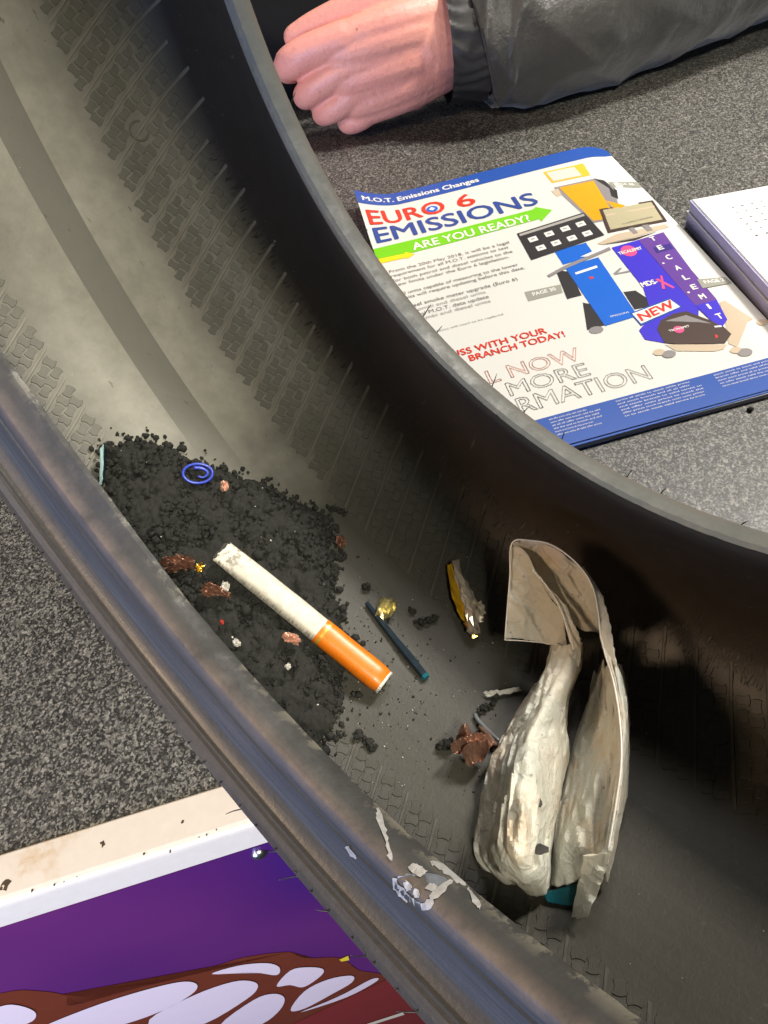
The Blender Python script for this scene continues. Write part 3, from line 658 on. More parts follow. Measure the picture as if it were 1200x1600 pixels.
items = [(on_tyre(rnd.gauss(610, 70), rnd.gauss(1060, 90), .3), rnd.uniform(.12, .3)) for _ in range(70)] + [(on_tyre(rnd.gauss(1000, 120), rnd.gauss(960, 70), 3.0), rnd.uniform(.15, .3)) for _ in range(60)]
for _ in range(60):
    k = rnd.randrange(len(hp)); x = rnd.uniform(x0, x1); y = rnd.uniform(y0, y1)
    if inside(x, y, hp): items.append((surf(x * MMDEG, y, heap_h(x, y) + 1.0), rnd.uniform(.25, .6)))
v, f = lumps(items, IV1, IF1); tag(fast_mesh('pale_specks', v, f, M['white_bit']), 'pale glittering specks scattered over the tyre floor', 'specks', kind='stuff')
def crumb_lump(pts, rad, label, n=26, spread=.7):
    it = []
    P = [on_tyre(x, y, rad * .7) for x, y in pts]
    for i in range(n):
        t_ = rnd.random() * (len(P) - 1); k = min(int(t_), len(P) - 2) if len(P) > 1 else 0
        c = P[0] if len(P) == 1 else P[k] * (1 - (t_ - k)) + P[k + 1] * (t_ - k)
        it.append((c + NR.normal(0, rad * spread * .5, 3), rad * rnd.uniform(.3, .65)))
    v, f = lumps(it, IV1, IF1); tag(fast_mesh('rubber_crumb', v, f, M['crumb']), label, 'rubber crumb', 'loose rubber crumbs off the heap')
crumb_lump([(512, 792), (536, 800)], 2.0, 'double crumb of rubber off the upper edge of the heap')
crumb_lump([(522, 895)], 2.2, 'rubber crumb at the heap edge beside the copper scrap')
crumb_lump([(573, 917)], 1.9, 'round rubber crumb above the tip of the dark stick')
crumb_lump([(655, 972), (682, 968)], 2.0, 'dark rubber crumb lying to the right of the pale gold foil square')
crumb_lump([(640, 953), (648, 957)], 1.2, 'thin sliver of rubber next to the gold foil square')
crumb_lump([(555, 1145), (575, 1160), (592, 1174)], 2.3, 'long sausage-shaped rubber crumb near the bead')
crumb_lump([(692, 1166), (700, 1163)], 2.4, 'round rubber crumb touching the crumpled copper foil by the pouch')
crumb_lump([(747, 1114), (760, 1104), (778, 1092)], 1.7, 'crooked rubber crumb between the wire and the white strip')
crumb_lump([(165, 775), (185, 785)], 2.2, 'rubber crumb beside the teal film strip at the bead')

# --- cigarette
cig = empty('cigarette'); tag(cig, 'bent white cigarette with orange filter tip lying across the rubber crumb', 'cigarette')
A_ = on_tyre(347, 862, 17.5); B_ = on_tyre(500, 985, 11.0); C_ = on_tyre(600, 1066, 5.2)
def oval_tube(stations, n=28, uv=True):
    v = []; uvs = []
    L = len(stations)
    for i, (p, t_, wdt, hgt, roll, jag) in enumerate(stations):
        t_ = t_ / np.linalg.norm(t_); u_ = up_at(p); s_ = np.cross(t_, u_); s_ /= np.linalg.norm(s_); u_ = np.cross(s_, t_)
        for k in range(n):
            a = 2 * math.pi * k / n; sq = 1 / (abs(math.cos(a)) ** 2.6 + abs(math.sin(a)) ** 2.6) ** (1 / 2.6)
            x, y = wdt * math.cos(a) * sq, hgt * math.sin(a) * sq
            xr, yr = x * math.cos(roll) - y * math.sin(roll), x * math.sin(roll) + y * math.cos(roll)
            v.append(p + s_ * xr + u_ * yr + t_ * (jag * NR.uniform(-1, 1))); uvs.append((i / (L - 1), k / n))
    return v, grid_faces(L, n, True), uvs
d1 = B_ - A_; d2 = C_ - B_; cn = vnoise(9)
st_ = []
for i in range(31):
    u = i / 30; p = A_ + d1 * u; wob = cn(np.array([u * 3, 0, 0]), 4) * .12
    st_.append((p, d1, 5.3 + wob - .1 * u, (1.5 + 2.7 * min(1, u / .35)) + wob, .10 * (1 - u), .55 if i == 0 else 0))
v, f, uv = oval_tube(st_); mk('paper_tube', v, f, M['cig'], cig, uv=uv)
st_ = [(A_ + d1 * q, d1, 4.7 - q * 3, 1.1, .1, .6) for q in (-.028, -.012, .01, .06)]
v, f, uv = oval_tube(st_, 18); f.append(tuple(range(18))); mk('burnt_end', v, f, plain('burnt_tobacco', (0.03, 0.028, 0.024), .8, .6, 600, bump=.8), cig)
st_ = []
for i in range(25):
    u = i / 24; p = B_ + d2 * u; wob = cn(np.array([u * 3, 2, 0]), 5) * .12; e = max(0, (u - .9) / .1)
    st_.append((p, d1 * (1 - u) + d2 * u, 5.4 + wob - .1 * u - .55 * e, 4.3 + wob + .15 * u - .8 * e, 0, 0))
v, f, uv = oval_tube(st_); mk('filter_tip', v, f, M['filter'], cig, uv=uv)
st_ = [(B_ + d2 * q, d1, 5.47, 4.37, 0, 0) for q in (.045, .05, .075, .08)]
v, f, uv = oval_tube(st_); mk('gold_band', v, f, M['band'], cig)
st_ = []                                                     # crushed open end: white rim folding inwards, orange plug inside
for q, sw, jg in ((.985, 1.0, 0), (1.006, 1.0, .45), (1.010, .94, .45), (.995, .86, .2)):
    st_.append((B_ + d2 * q, d2, 4.95 * sw, 3.75 * sw, 0, jg))
v, f, uv = oval_tube(st_, 22); mk('torn_rim', v, f, M['white_bit'], cig, smooth=False)
st_ = [(B_ + d2 * q, d2, 4.9 * sw, 3.7 * sw, 0, .25) for q, sw in ((.999, .87), (.994, .5), (.998, .05))]
v, f, uv = oval_tube(st_, 16); f.append(tuple(range(32, 48))); mk('filter_plug', v, f, M['filter'], cig)

# --- scraps of foil
def crumpled(center, ux, uy, nx, ny, amp, seed, fold=0.0, ragged=.25):
    g = np.random.default_rng(seed); c = np.array(center); n_ = np.cross(ux, uy); n_ = n_ / np.linalg.norm(n_); nz = vnoise(seed); nz2 = vnoise(seed + 9)
    if n_ @ up_at(c) < 0: n_ = -n_
    nx, ny = nx * 3 - 2, ny * 3 - 2; v = []
    if nx < 9: fine = .25
    else: fine = 1
    for i in range(nx):
        for j in range(ny):
            a = -1 + 2 * i / (nx - 1); b = -1 + 2 * j / (ny - 1); m_ = math.sqrt(1 - .38 * min(1, a * a * b * b)); k = np.array([a * 2.2, b * 2.0, seed])
            rg = (1 + ragged * nz(k, 2.6) * max(abs(a), abs(b))) * m_
            hh = amp * (.35 + .9 * (1 - abs(nz(k, 1.1))) ** 1.5 - .5 * max(abs(a), abs(b)) ** 2 + .35 * fine * (1 - abs(nz2(k, 2.6))))
            v.append(c + np.array(ux) * (a * rg + .12 * nz2(k, 1.5)) + np.array(uy) * (b * rg + .12 * nz(k, 1.7)) + n_ * hh)
    f = []
    for q in grid_faces(nx, ny):
        f += [(q[0], q[1], q[2]), (q[0], q[2], q[3])]
    return v, f
def foil(name, px, py, ex, ey, mat, label, h=1.5, nx=7, ny=6, amp=2.0, seed=1, fold=0.0, cat='foil scrap', group=None):
    c = on_tyre(px, py, h); ux = on_tyre(px + ex[0], py + ex[1], h) - c; uy = on_tyre(px + ey[0], py + ey[1], h) - c
    v, f = crumpled(c, ux, uy, nx, ny, amp, seed, fold); o = mk(cat.replace(' ', '_'), v, f, mat, smooth=False); tag(o, label, cat, group)
    so = o.modifiers.new('thickness', 'SOLIDIFY'); so.thickness = .00012; return o
G = 'crumpled foil scraps in the tyre'
foil('foil_scrap', 278, 885, (24, -4), (6, 11), M['copper'], 'large crumpled copper foil half under the bead beside a yellow scrap', 12, 11, 9, 5, 3, group=G)
foil('foil_scrap', 336, 927, (22, 3), (2, 10), M['copper'], 'crumpled copper foil on the crumb just under the cigarette paper', 14, 10, 7, 4, 4, group=G)
foil('foil_scrap', 312, 889, (6, -5), (4, 6), M['foil_gold'], 'small yellow scrap beside the large copper foil', 15, 5, 5, 2, 5, group=G)
foil('foil_scrap', 455, 1001, (13, 5), (-3, 7), M['copper_pale'], 'pinkish copper scrap on the crumb below the cigarette', 12, 7, 5, 3, 6, group=G)
foil('foil_scrap', 350, 762, (2, 8), (6, -1), M['copper_pale'], 'bright orange copper flake on the crumb beside the blue ring', 11.5, 5, 5, 2.5, 7, group=G)
foil('foil_scrap', 532, 850, (3, 9), (7, -2), M['copper'], 'tiny dark copper curl lying alone on the bare tyre floor', 2, 6, 5, 3, 8, group=G)
foil('foil_scrap', 603, 952, (13, 5), (-8, 14), M['foil_pale'], 'pale gold foil square folded on the tyre floor by the dark stick', 2, 3, 3, 3, 24, .0, group=G)
foil('foil_scrap', 738, 1175, (25, 12), (-11, 20), M['copper'], 'dark crumpled copper foil tucked beside the plastic pouch', 5, 13, 10, 8, 10, group=G)
foil('foil_scrap', 370, 1006, (4, 5), (4, -3), M['white_bit'], 'small white paper flake on the crumb nearest the bead', 13, 4, 4, 1.5, 12, cat='paper scrap', group=G)
foil('foil_scrap', 352, 918, (6, 3), (-2, 6), M['white_bit'], 'cream paper flake above the copper foil under the cigarette', 15, 4, 4, 2, 13, cat='paper scrap', group=G)
foil('foil_scrap', 450, 1043, (3, 4), (3, -3), M['white_bit'], 'pale grey flake on the lower half of the crumb heap', 12, 4, 4, 1.5, 14, cat='paper scrap', group=G)
foil('foil_scrap', 347, 973, (3, 2), (-1, 3), M['red_bit'], 'tiny red scrap on the crumb near the bead', 13.5, 4, 4, 1, 15, cat='plastic scrap', group=G)
# the folded gold and silver wrapper
wr = empty('foil_wrapper'); tag(wr, 'folded gold and silver foil wrapper standing between crumb heap and pouch', 'foil wrapper')
def strip(name, rows, mat, parent, amp=.6, seed=1, sub=4, smooth=False, jag=0):
    g = np.random.default_rng(seed); P = [[on_tyre(*q) for q in r] for r in rows]; m_ = len(P[0]); v = []
    K = (len(P) - 1) * sub + 1; J = (m_ - 1) * sub + 1
    for i in range(K):
        row = [cr([P[r][c] for r in range(len(P))], i / sub) for c in range(m_)]
        for j in range(J):
            p = cr(row, j / sub); v.append(p + g.normal(0, 1, 3) * amp * .35)
    f = []
    for q in grid_faces(K, J): f += [(q[0], q[1], q[2]), (q[0], q[2], q[3])]
    o = mk(name, v, f, mat, parent, smooth=smooth); so = o.modifiers.new('thickness', 'SOLIDIFY'); so.thickness = .00015; return o
strip('amber_face', [[(699, 885, 5), (707, 880, 9)], [(705, 925, 6), (715, 915, 12)], [(715, 955, 6), (724, 945, 12)], [(726, 972, 4), (731, 968, 8)]], M['amber'], wr, .4, 2)
strip('silver_face', [[(705, 877, 9), (712, 875, 10), (716, 884, 7)], [(714, 915, 12), (722, 905, 14), (730, 912, 8)], [(723, 945, 12), (732, 935, 14), (742, 935, 8)], [(730, 970, 9), (738, 965, 11), (748, 960, 6)], [(733, 990, 4), (741, 992, 6), (749, 990, 3)]], M['foil_silver'], wr, 1.3, 3, 3)
strip('crumpled_tail', [[(738, 938, 11), (752, 940, 10)], [(744, 950, 9), (757, 952, 6)], [(736, 962, 6), (756, 968, 2)], [(740, 975, 3), (752, 972, 3)]], M['foil_silver'], wr, 1.4, 4, 3)
strip('gold_foot', [[(725, 972, 6), (737, 968, 9)], [(730, 985, 4), (745, 980, 7)], [(736, 996, 2), (749, 992, 3)]], M['foil_gold'], wr, 1.2, 5, 3)

# --- thin things
st = empty('dark_stick'); tag(st, 'thin tapering blue-black plastic stick on the tyre floor beside the cigarette', 'stick')
a_, b_, c_ = on_tyre(573, 942, 1.6), on_tyre(618, 1000, 1.6), on_tyre(666, 1059, 1.6)
v, f = tube([a_, (a_ + b_) / 2, b_, (b_ + c_) / 2 + np.array([0, 0, .2]), c_], [.9, 1.25, 1.5, 1.7, 1.5], 7, 4); mk('shaft', v, f, M['stick'], st, smooth=False)
v, f = tube([c_ - (c_ - b_) * .06, c_ + (c_ - b_) * .01], [1.75, 1.6], 7, 2); mk('tip', v, f, M['teal'], st, smooth=False)
rg = empty('blue_ring'); tag(rg, 'thin blue plastic ring with curled tail on top of the crumb', 'plastic ring')
rc = [on_tyre(309 + 23 * math.cos(a), 740 + 15 * math.sin(a), 12) for a in np.linspace(0.1, 2 * math.pi + .1, 25)]
v, f = tube(rc, .62, 6, 3); mk('hoop', v, f, M['blue'], rg)
v, f = tube([on_tyre(303, 731, 13), on_tyre(316, 732, 13.2), on_tyre(325, 739, 12.8), on_tyre(318, 746, 12.5), on_tyre(309, 744, 12.5)], [.9, .75, .6, .5, .35], 6, 4); mk('curl', v, f, M['blue'], rg)
sl = empty('film_strip'); tag(sl, 'pale teal film sliver leaning against the near bead', 'film sliver')
strip('pale_side', [[(154, 760, 3), (156, 742, 5), (157, 700, 9)], [(160, 756, 3), (161, 735, 6), (162, 694, 10)]], M['teal_film'], sl, .3, 6)
strip('dark_side', [[(159, 757, 2.6), (161, 735, 5.6), (161, 694, 9.6)], [(163, 752, 1.5), (165, 730, 4), (164, 697, 8)]], M['stick'], sl, .2, 7)
o = strip('white_strip', [[(756, 1080, 2), (758, 1088, 1.2)], [(772, 1079, 3), (774, 1087, 2)], [(790, 1077, 2.4), (792, 1084, 1.8)], [(811, 1073, 2.6), (814, 1080, 2)]], M['white_bit'], None, .5, 8)
tag(o, 'short creased white strip lying next to the pouch', 'paper strip')
v, f = tube([on_tyre(742, 1116, 1.5), on_tyre(746, 1124, 1.6), on_tyre(757, 1136, 2), on_tyre(768, 1147, 2.6), on_tyre(780, 1158, 3)], [.8, .9, .8, .8, .7], 7, 4)
tag(mk('wire_scrap', v, f, M['grey_wire']), 'short grey wire scrap poking out from under the pouch', 'wire')
v, f = tube([on_tyre(748, 1135, 1.8), on_tyre(762, 1148, 2.5), on_tyre(775, 1166, 3)], [.7, 1.3, 1.0], 6, 4)
tag(mk('twig_scrap', v, f, plain('twig', (.09, .05, .03), .6, .4, 300, bump=.5)), 'short brown twig lying between grey wire and copper foil', 'twig')

# --- torn plastic pouch
pouch = empty('plastic_pouch'); tag(pouch, 'torn clouded plastic pouch lying open like a pod in the tyre', 'plastic pouch')
def tri(x): x = x - math.floor(x); return abs(x - .5) * 2
_g = np.random.default_rng(77); CF = _g.normal(size=(9, 3)); CF /= np.linalg.norm(CF, axis=1)[:, None]; CW = np.array([24, 19, 15, 12, 10, 8, 6.5, 5.5, 4.6]); CP = _g.uniform(0, 1, 9)
def crumple(p):                                             # straight sharp creases in many directions
    q = p + 2.5 * np.array([math.sin(p[1] * .11), math.sin(p[2] * .13 + 1), math.sin(p[0] * .12)])
    return sum((tri(float(CF[k] @ q) / CW[k] + CP[k]) ** 1.6 - .4) * (CW[k] / 16) ** .8 for k in range(9)) / 2.2
def sheet(name, rows, sub=7, amp=.8, seed=1, mat=None, scale=.16):
    P = [[on_tyre(*q) for q in r] for r in rows]; m_ = len(P[0]); v = []; nz = vnoise(seed); nz2 = vnoise(seed + 50); sub = int(sub * 1.6)
    K = (len(P) - 1) * sub + 1; J = (m_ - 1) * sub + 1
    for i in range(K):
        row = [cr([P[r][c] for r in range(len(P))], i / sub) for c in range(m_)]
        for j in range(J):
            p = cr(row, j / sub); rag = .5 * nz2(p, .9) if (i in (0, K - 1) or j in (0, J - 1)) else 0
            v.append(p + up_at(p) * (amp * .7 * nz(p, scale) + amp * 2.3 * crumple(p)) + AX * (amp * .9 * crumple(p + 31) + rag))
    o = mk(name, v, grid_faces(K, J), mat or M['plastic'], pouch, sharp=17); so = o.modifiers.new('thickness', 'SOLIDIFY'); so.thickness = .0003; return o
sheet('near_lobe', [[(862, 1012, 18), (874, 1008, 26), (890, 1004, 31), (904, 1004, 28), (909, 1012, 18)],
                    [(848, 1052, 10), (862, 1046, 23), (882, 1040, 29), (899, 1040, 26), (906, 1046, 12)],
                    [(814, 1100, 5), (836, 1092, 22), (860, 1086, 29), (880, 1084, 25), (890, 1090, 9)],
                    [(784, 1152, 3), (808, 1144, 24), (836, 1136, 33), (872, 1130, 22), (886, 1134, 8)],
                    [(765, 1200, 2), (792, 1194, 25), (822, 1186, 35), (866, 1178, 22), (886, 1180, 8)],
                    [(752, 1262, 1), (784, 1256, 25), (812, 1246, 35), (856, 1238, 21), (876, 1236, 8)],
                    [(744, 1318, 1), (776, 1320, 23), (812, 1316, 32), (846, 1302, 20), (862, 1294, 8)],
                    [(764, 1358, 1), (788, 1362, 16), (818, 1364, 22), (846, 1352, 18), (858, 1345, 6)],
                    [(812, 1388, 1), (824, 1391, 5), (838, 1393, 8), (850, 1390, 7), (857, 1385, 3)]], 7, 1.9, 21)
sheet('far_lobe', [[(928, 1052, 4), (936, 1046, 9), (946, 1040, 19), (960, 1034, 36), (972, 1042, 12)],
                   [(914, 1105, 4), (930, 1098, 11), (949, 1090, 22), (971, 1084, 39), (980, 1094, 12)],
                   [(898, 1160, 4), (920, 1152, 13), (946, 1146, 23), (973, 1140, 39), (981, 1150, 11)],
                   [(884, 1210, 4), (910, 1204, 15), (941, 1196, 24), (971, 1188, 37), (979, 1198, 10)],
                   [(870, 1264, 4), (898, 1258, 16), (934, 1250, 23), (965, 1244, 33), (973, 1254, 9)],
                   [(862, 1325, 4), (888, 1322, 14), (924, 1318, 19), (954, 1310, 27), (962, 1320, 7)],
                   [(860, 1380, 3), (882, 1382, 8), (908, 1376, 12), (940, 1366, 18), (948, 1374, 5)]], 7, 1.7, 22)
sheet('hood_front', [[(800, 850, 46), (797, 900, 38), (793, 950, 30), (789, 1000, 21)],
                     [(815, 854, 47), (816, 905, 40), (815, 952, 31), (812, 1001, 22)],
                     [(828, 876, 46), (838, 915, 40), (845, 955, 32), (845, 1004, 24)],
                     [(834, 893, 45), (862, 935, 39), (880, 972, 33), (886, 1009, 26)]], 7, 1.2, 23)
sheet('hood_back', [[(800, 848, 47), (822, 872, 42), (832, 893, 38)], [(830, 845, 49), (842, 880, 41), (856, 920, 33)], [(865, 853, 50), (868, 900, 40), (878, 950, 30)],
                    [(903, 883, 48), (895, 930, 38), (893, 975, 27)], [(926, 922, 46), (920, 955, 36), (915, 986, 26)], [(940, 972, 42), (942, 982, 34), (946, 990, 26)]], 7, 1.2, 24)
sheet('front_lip', [[(831, 890, 46), (838, 894, 47)], [(856, 921, 42), (866, 922, 43)], [(874, 952, 38), (886, 952, 39)], [(884, 985, 34), (900, 985, 35)], [(892, 1015, 30), (907, 1012, 30)], [(884, 1034, 28), (904, 1040, 25)]], 7, 1.0, 25)
sheet('rim_fold', [[(903, 882, 49), (911, 886, 48)], [(926, 918, 47), (938, 926, 45)], [(934, 960, 43), (953, 974, 42)], [(938, 995, 40), (961, 1020, 40)], [(946, 1028, 37), (966, 1046, 38)]], 7, .5, 26)
sheet('side_seam', [[(944, 1012, 39), (950, 1018, 38)], [(955, 1056, 38), (962, 1058, 40)], [(964, 1120, 40), (972, 1122, 41)], [(966, 1190, 38), (974, 1192, 39)], [(956, 1260, 34), (966, 1262, 34)], [(944, 1330, 27), (956, 1332, 27)]], 6, .3, 28, M['white_bit'] if False else M['plastic'])
sheet('tail_flap', [[(910, 1340, 24), (952, 1330, 24)], [(906, 1372, 15), (944, 1364, 18)], [(900, 1400, 8), (934, 1400, 11)], [(893, 1431, 3), (921, 1436, 5)]], 8, 1.2, 27)
sheet('teal_label', [[(848, 1392, 3), (856, 1408, 2)], [(878, 1386, 5), (882, 1414, 2)], [(906, 1380, 6), (908, 1412, 2)]], 5, .5, 29, M['teal'])
sheet('slit_shade', [[(884, 1060, 3), (930, 1060, 3)], [(884, 1130, 2), (920, 1130, 3)], [(880, 1200, 2), (896, 1200, 2)], [(866, 1290, 1), (870, 1290, 1)]], 5, .5, 30, M['rough'])  # dark sheet standing in for the shade in the slit between the lobes
def hem(pts, rad=.34):
    v, f = tube([on_tyre(*p) for p in pts], rad, 6, 6); mk('seam_edge', v, f, M['hem'], pouch)
M['hem'] = plain('plastic_seam', (0.78, 0.76, 0.70), 0.35, 0.2, 200, bump=.3)
hem([(789, 1000, 21.5), (793, 950, 30.5), (797, 900, 38.5), (800, 849, 47), (830, 845, 49.5), (865, 853, 50.5), (903, 882, 49), (926, 917, 47.2), (935, 960, 43.5), (939, 995, 40.5), (948, 1030, 38.5), (957, 1058, 39), (968, 1120, 41.3), (971, 1190, 39.3), (962, 1260, 34.8), (950, 1330, 28)])
hem([(789, 1000, 21.5), (812, 1001, 22.5), (845, 1004, 24.5), (886, 1009, 26.5)], .22)
hem([(832, 891, 46.3), (858, 921, 43), (876, 952, 39.2), (887, 985, 35.2), (897, 1015, 31)], .3)
def hole(px, py, rr, h):
    c = on_tyre(px, py, h); u_ = up_at(c); s_ = np.cross(u_, AX); v = [c]; n = 10
    for k in range(n):
        a = 2 * math.pi * k / n; q = rr * rnd.uniform(.6, 1.25); v.append(c + AX * math.cos(a) * q + s_ * math.sin(a) * q * 1.2 - u_ * .2)
    mk('torn_hole', v, [(0, 1 + k, 1 + (k + 1) % n) for k in range(n)], M['rough'], pouch)
hole(844, 1325, 2.0, 25.0); hole(839, 1253, 1.5, 29.0)

# ================================================================ on the counter behind the tyre
# --- catalogue: cover sheet in its own millimetres (u across, v up the page)
PO = np.array([41.982, 265.841]); PU = np.array([0.992115, 0.125333]); PVv = np.array([-0.069756, 0.997564])
def sm(x): x = min(1, max(0, x)); return x * x * (3 - 2 * x)
def page(u, v, h=0.0):
    z = 4.6 + h
    z += 10.0 * max(0, (32 - u) / 32) ** 1.6 * sm((v - 235) / 75)            # lifted corner
    z -= 3.2 * sm((u - 186) / 22) * sm((v - 150) / 150)                       # spine side lies flat at the top
    z += 0.5 * math.sin(u / 37) * math.sin(v / 61)
    p = PO + PU * u + PVv * v; return np.array([p[0], p[1], z])
cat_ = empty('catalogue'); tag(cat_, 'blue and white emissions equipment catalogue lying face up on the counter', 'catalogue')
UW, V0, V1 = 207.0, 7.0, 313.0
def page_rect(name, u0, v0, u1, v1, mat, h, nu=12, nv=12, parent=None, fn=None):
    v = []
    for i in range(nu + 1):
        for j in range(nv + 1):
            a, b = u0 + (u1 - u0) * i / nu, v0 + (v1 - v0) * j / nv
            if fn: a, b = fn(a, b)
            v.append(page(a, b, h))
    return mk(name, v, grid_faces(nu + 1, nv + 1), mat, parent or cat_)
def corner(a, b):
    if a > UW - 12 and b > V1 - 12:
        x, y = a - (UW - 12), b - (V1 - 12); k = max(abs(x), abs(y)) / (math.hypot(x, y) + 1e-9); return UW - 12 + x * k, V1 - 12 + y * k
    return a, b
cover = page_rect('cover', 0, V0, UW, V1, M['paper'], 0, 40, 56, fn=corner)
for k in range(7):                                           # leaves underneath
    z0 = .25 + k * .58; off = rnd.uniform(-.8, .8); P = [PO + PU * (1 + off) + PVv * (V0 - 1.6 + off), PO + PU * (UW - 1) + PVv * (V0 - 1.4 - off), PO + PU * (UW - 26) + PVv * (V1 - 14), PO + PU * (9 + off) + PVv * (V1 - 14)]
    v = [np.array([p[0], p[1], z]) for z in (z0, z0 + .36) for p in P]
    mk('leaf', v, [(3, 2, 1, 0), (4, 5, 6, 7), (0, 1, 5, 4), (1, 2, 6, 5), (2, 3, 7, 6), (3, 0, 4, 7)], M['pages'] if k not in (0, 6) else M['navy'], cat_, smooth=False)
def poly(name, pts, mat, layer, parent=None):
    bm = bmesh.new(); vs = [bm.verts.new(tuple(page(a, b, .12 + .09 * layer) * MM)) for a, b in pts]; bm.faces.new(vs)
    bmesh.ops.triangulate(bm, faces=bm.faces[:]); m = bpy.data.meshes.new(name); bm.to_mesh(m); bm.free(); return obj(name, m, mat, parent or cat_)
def label_text(name, body, u0, v0, u1, hgt, mat, layer=2, bold=0.0, outline=0.0, rot=0.0, v1=None, full=True):
    vv, ff = text_mesh(body, outline, bold)
    if not len(vv): return
    mn, mx = vv.min(0), vv.max(0)
    ref = 0.70                                               # cap height of the built-in face at size 1
    out = []
    for p in vv:
        a = (p[0] - mn[0]) / (mx[0] - mn[0]) * (u1 - u0); b = p[1] / ref * hgt
        if v1 is not None: b += (v1 - v0) * a / (u1 - u0)
        if rot: a, b = a * math.cos(rot) - b * math.sin(rot), a * math.sin(rot) + b * math.cos(rot)
        out.append(page(u0 + a, v0 + b, .12 + .09 * layer))
    if bold:                                                 # heavier face: a few copies shifted by a fraction of a stroke
        nb = len(out); base_, fb = list(out), list(ff); e = hgt * (.028 if bold < .01 else .045)
        for q, (dx, dy) in enumerate(((e, 0), (-e, 0), (0, e * .8), (0, -e * .8))):
            out += [p + np.array([PU[0] * dx + PVv[0] * dy, PU[1] * dx + PVv[1] * dy, .012 * (q + 1)]) for p in base_]; ff = ff + [tuple(k + nb * (q + 1) for k in g) for g in fb]
    mk(name, out, ff, mat, cat_, smooth=False)
page_rect('top_band', 0, 294.5, UW, V1 + .01, M['navy'], .16, 40, 5, fn=corner)
page_rect('bottom_band', 0, V0, UW, 30.5, M['navy'], .16, 40, 3)
label_text('title', 'M.O.T. Emissions Changes', 4.5, 299.5, 98, 6.4, M['white'], 2, .03)
label_text('headline', 'EURO', 4.0, 268.5, 63, 18.0, M['red'], 2, .004)
label_text('headline', '6', 73.4, 268, 86.6, 18.0, M['red'], 2, .004)
label_text('headline', 'EMISSIONS', 4.5, 246, 128.8, 18.5, M['blueword'], 2, .004)
poly('crest', [(53.5 + 4.5 * math.cos(a), 276 + 4.5 * math.sin(a)) for a in np.linspace(0, 6.28, 17)[:-1]], M['royal'], 3); poly('crest_mark', [(51, 276), (53.5, 273.5), (56, 276), (53.5, 278.8)], M['white'], 4)
poly('arrow', [(0, 226.5), (26, 223.5), (60, 224), (122, 226), (122, 222), (134.5, 233.5), (125, 243), (122, 240.5), (60, 240), (0, 240)], M['green'], 1)
poly('yellow_arrow', [(0, 219.5), (20, 219), (20, 217), (27, 221), (21, 226.5), (20, 224.5), (0, 226)], M['yellow'], 2)
label_text('strapline', 'ARE YOU READY?', 27.4, 226, 115.8, 9.5, M['white'], 3, .006)
for body, u0, v0, u1, hg, m_ in (('From the 20th May 2018, it will be a legal', 5.0, 205, 92.5, 3.5, 'grey'), ('requirement for all M.O.T. stations to test', 5, 199.3, 90.3, 3.5, 'grey'),
        ('for both petrol and diesel vehicles to the', 5, 193, 91.1, 3.5, 'grey'), ('new limits under the Euro 6 legislation.', 5, 187.5, 86.9, 3.5, 'grey'),
        ('All units capable of measuring to the lower', 5, 176, 89.6, 3.5, 'grey'), ('limits will require updating before this date.', 5, 170.6, 92.5, 3.5, 'grey'),
        ('Diesel smoke meter upgrade (Euro 6)', 5, 160, 83.8, 3.7, 'grey'), ('combi and diesel units', 11, 154.6, 60, 3.4, 'ltgrey'), ('Petrol M.O.T. data update', 5, 148.8, 60.4, 3.7, 'grey'), ('combi and diesel units', 11, 143.8, 60.1, 3.4, 'ltgrey'),
        ('Some machines will need to be replaced', 5, 127.6, 63.4, 2.0, 'ltgrey')):
    label_text('body_text', body, u0, v0, u1, hg, M[m_], 2, 0)
label_text('red_line', 'DISCUSS WITH YOUR', 5, 99.6, 82.8, 5.8, M['red'], 2, .004); label_text('red_line', 'LOCAL BRANCH TODAY!', 5, 92.2, 91.8, 5.6, M['red'], 2, .004)
label_text('outline_line', 'CALL NOW', 4, 68.6, 94, 11.6, M['outline_red'], 2, 0, .011); label_text('outline_line', 'FOR MORE', 4, 54.0, 93, 11.6, M['outline_grey'], 2, 0, .011); label_text('outline_line', 'INFORMATION', 4, 38.4, 124, 12.6, M['outline_grey'], 2, 0, .011)
for u0, u1, vt, n in ((58, 88, 27.5, 6), (97, 146, 27.8, 6), (155.5, 200, 27.8, 5)):
    for k in range(n):
        bits = ' '.join(rnd.choice(['the', 'units', 'prices', 'and', 'branch', 'terms', 'offer', 'valid', 'while', 'all', 'to', 'stock']) for _ in range(7))
        label_text('small_print', bits, u0, vt - k * 2.5, u1 - rnd.uniform(0, 9), 1.15, M['white'], 2)
# equipment pictured on the cover
poly('pictured_screen', [(147.2, 289), (179.8, 287.5), (178, 267.5), (147.6, 270)], M['gold'], 1); poly('pictured_glass', [(149.2, 286.8), (171.5, 285.5), (172, 270.3), (149.5, 271.8)], M['screen_light'], 2)
poly('pictured_cabinet', [(146.5, 263), (179.5, 261.5), (186, 243), (176, 202), (154, 204)], M['steelgrey'], 1); poly('pictured_front', [(150.2, 260.8), (176.8, 258.6), (171.5, 204), (155.8, 206.5)], M['orange'], 2)
poly('pictured_cable', [(178, 262), (184, 256), (187, 238), (183, 226), (180, 232), (183, 243)], M['black'], 1); poly('pictured_tool', [(143, 259), (149, 260), (148, 250), (144, 249)], M['tan'], 1); poly('pictured_tool', [(174, 228), (184, 216), (176, 212)], M['orange'], 1)
poly('page_flag', [(186, 252), (207, 246.5), (206.8, 237), (185, 243)], M['flag'], 1); label_text('flag_text', 'PAGE 46', 188.5, 245.8, 203, 3.2, M['white'], 2, .01, v1=242)
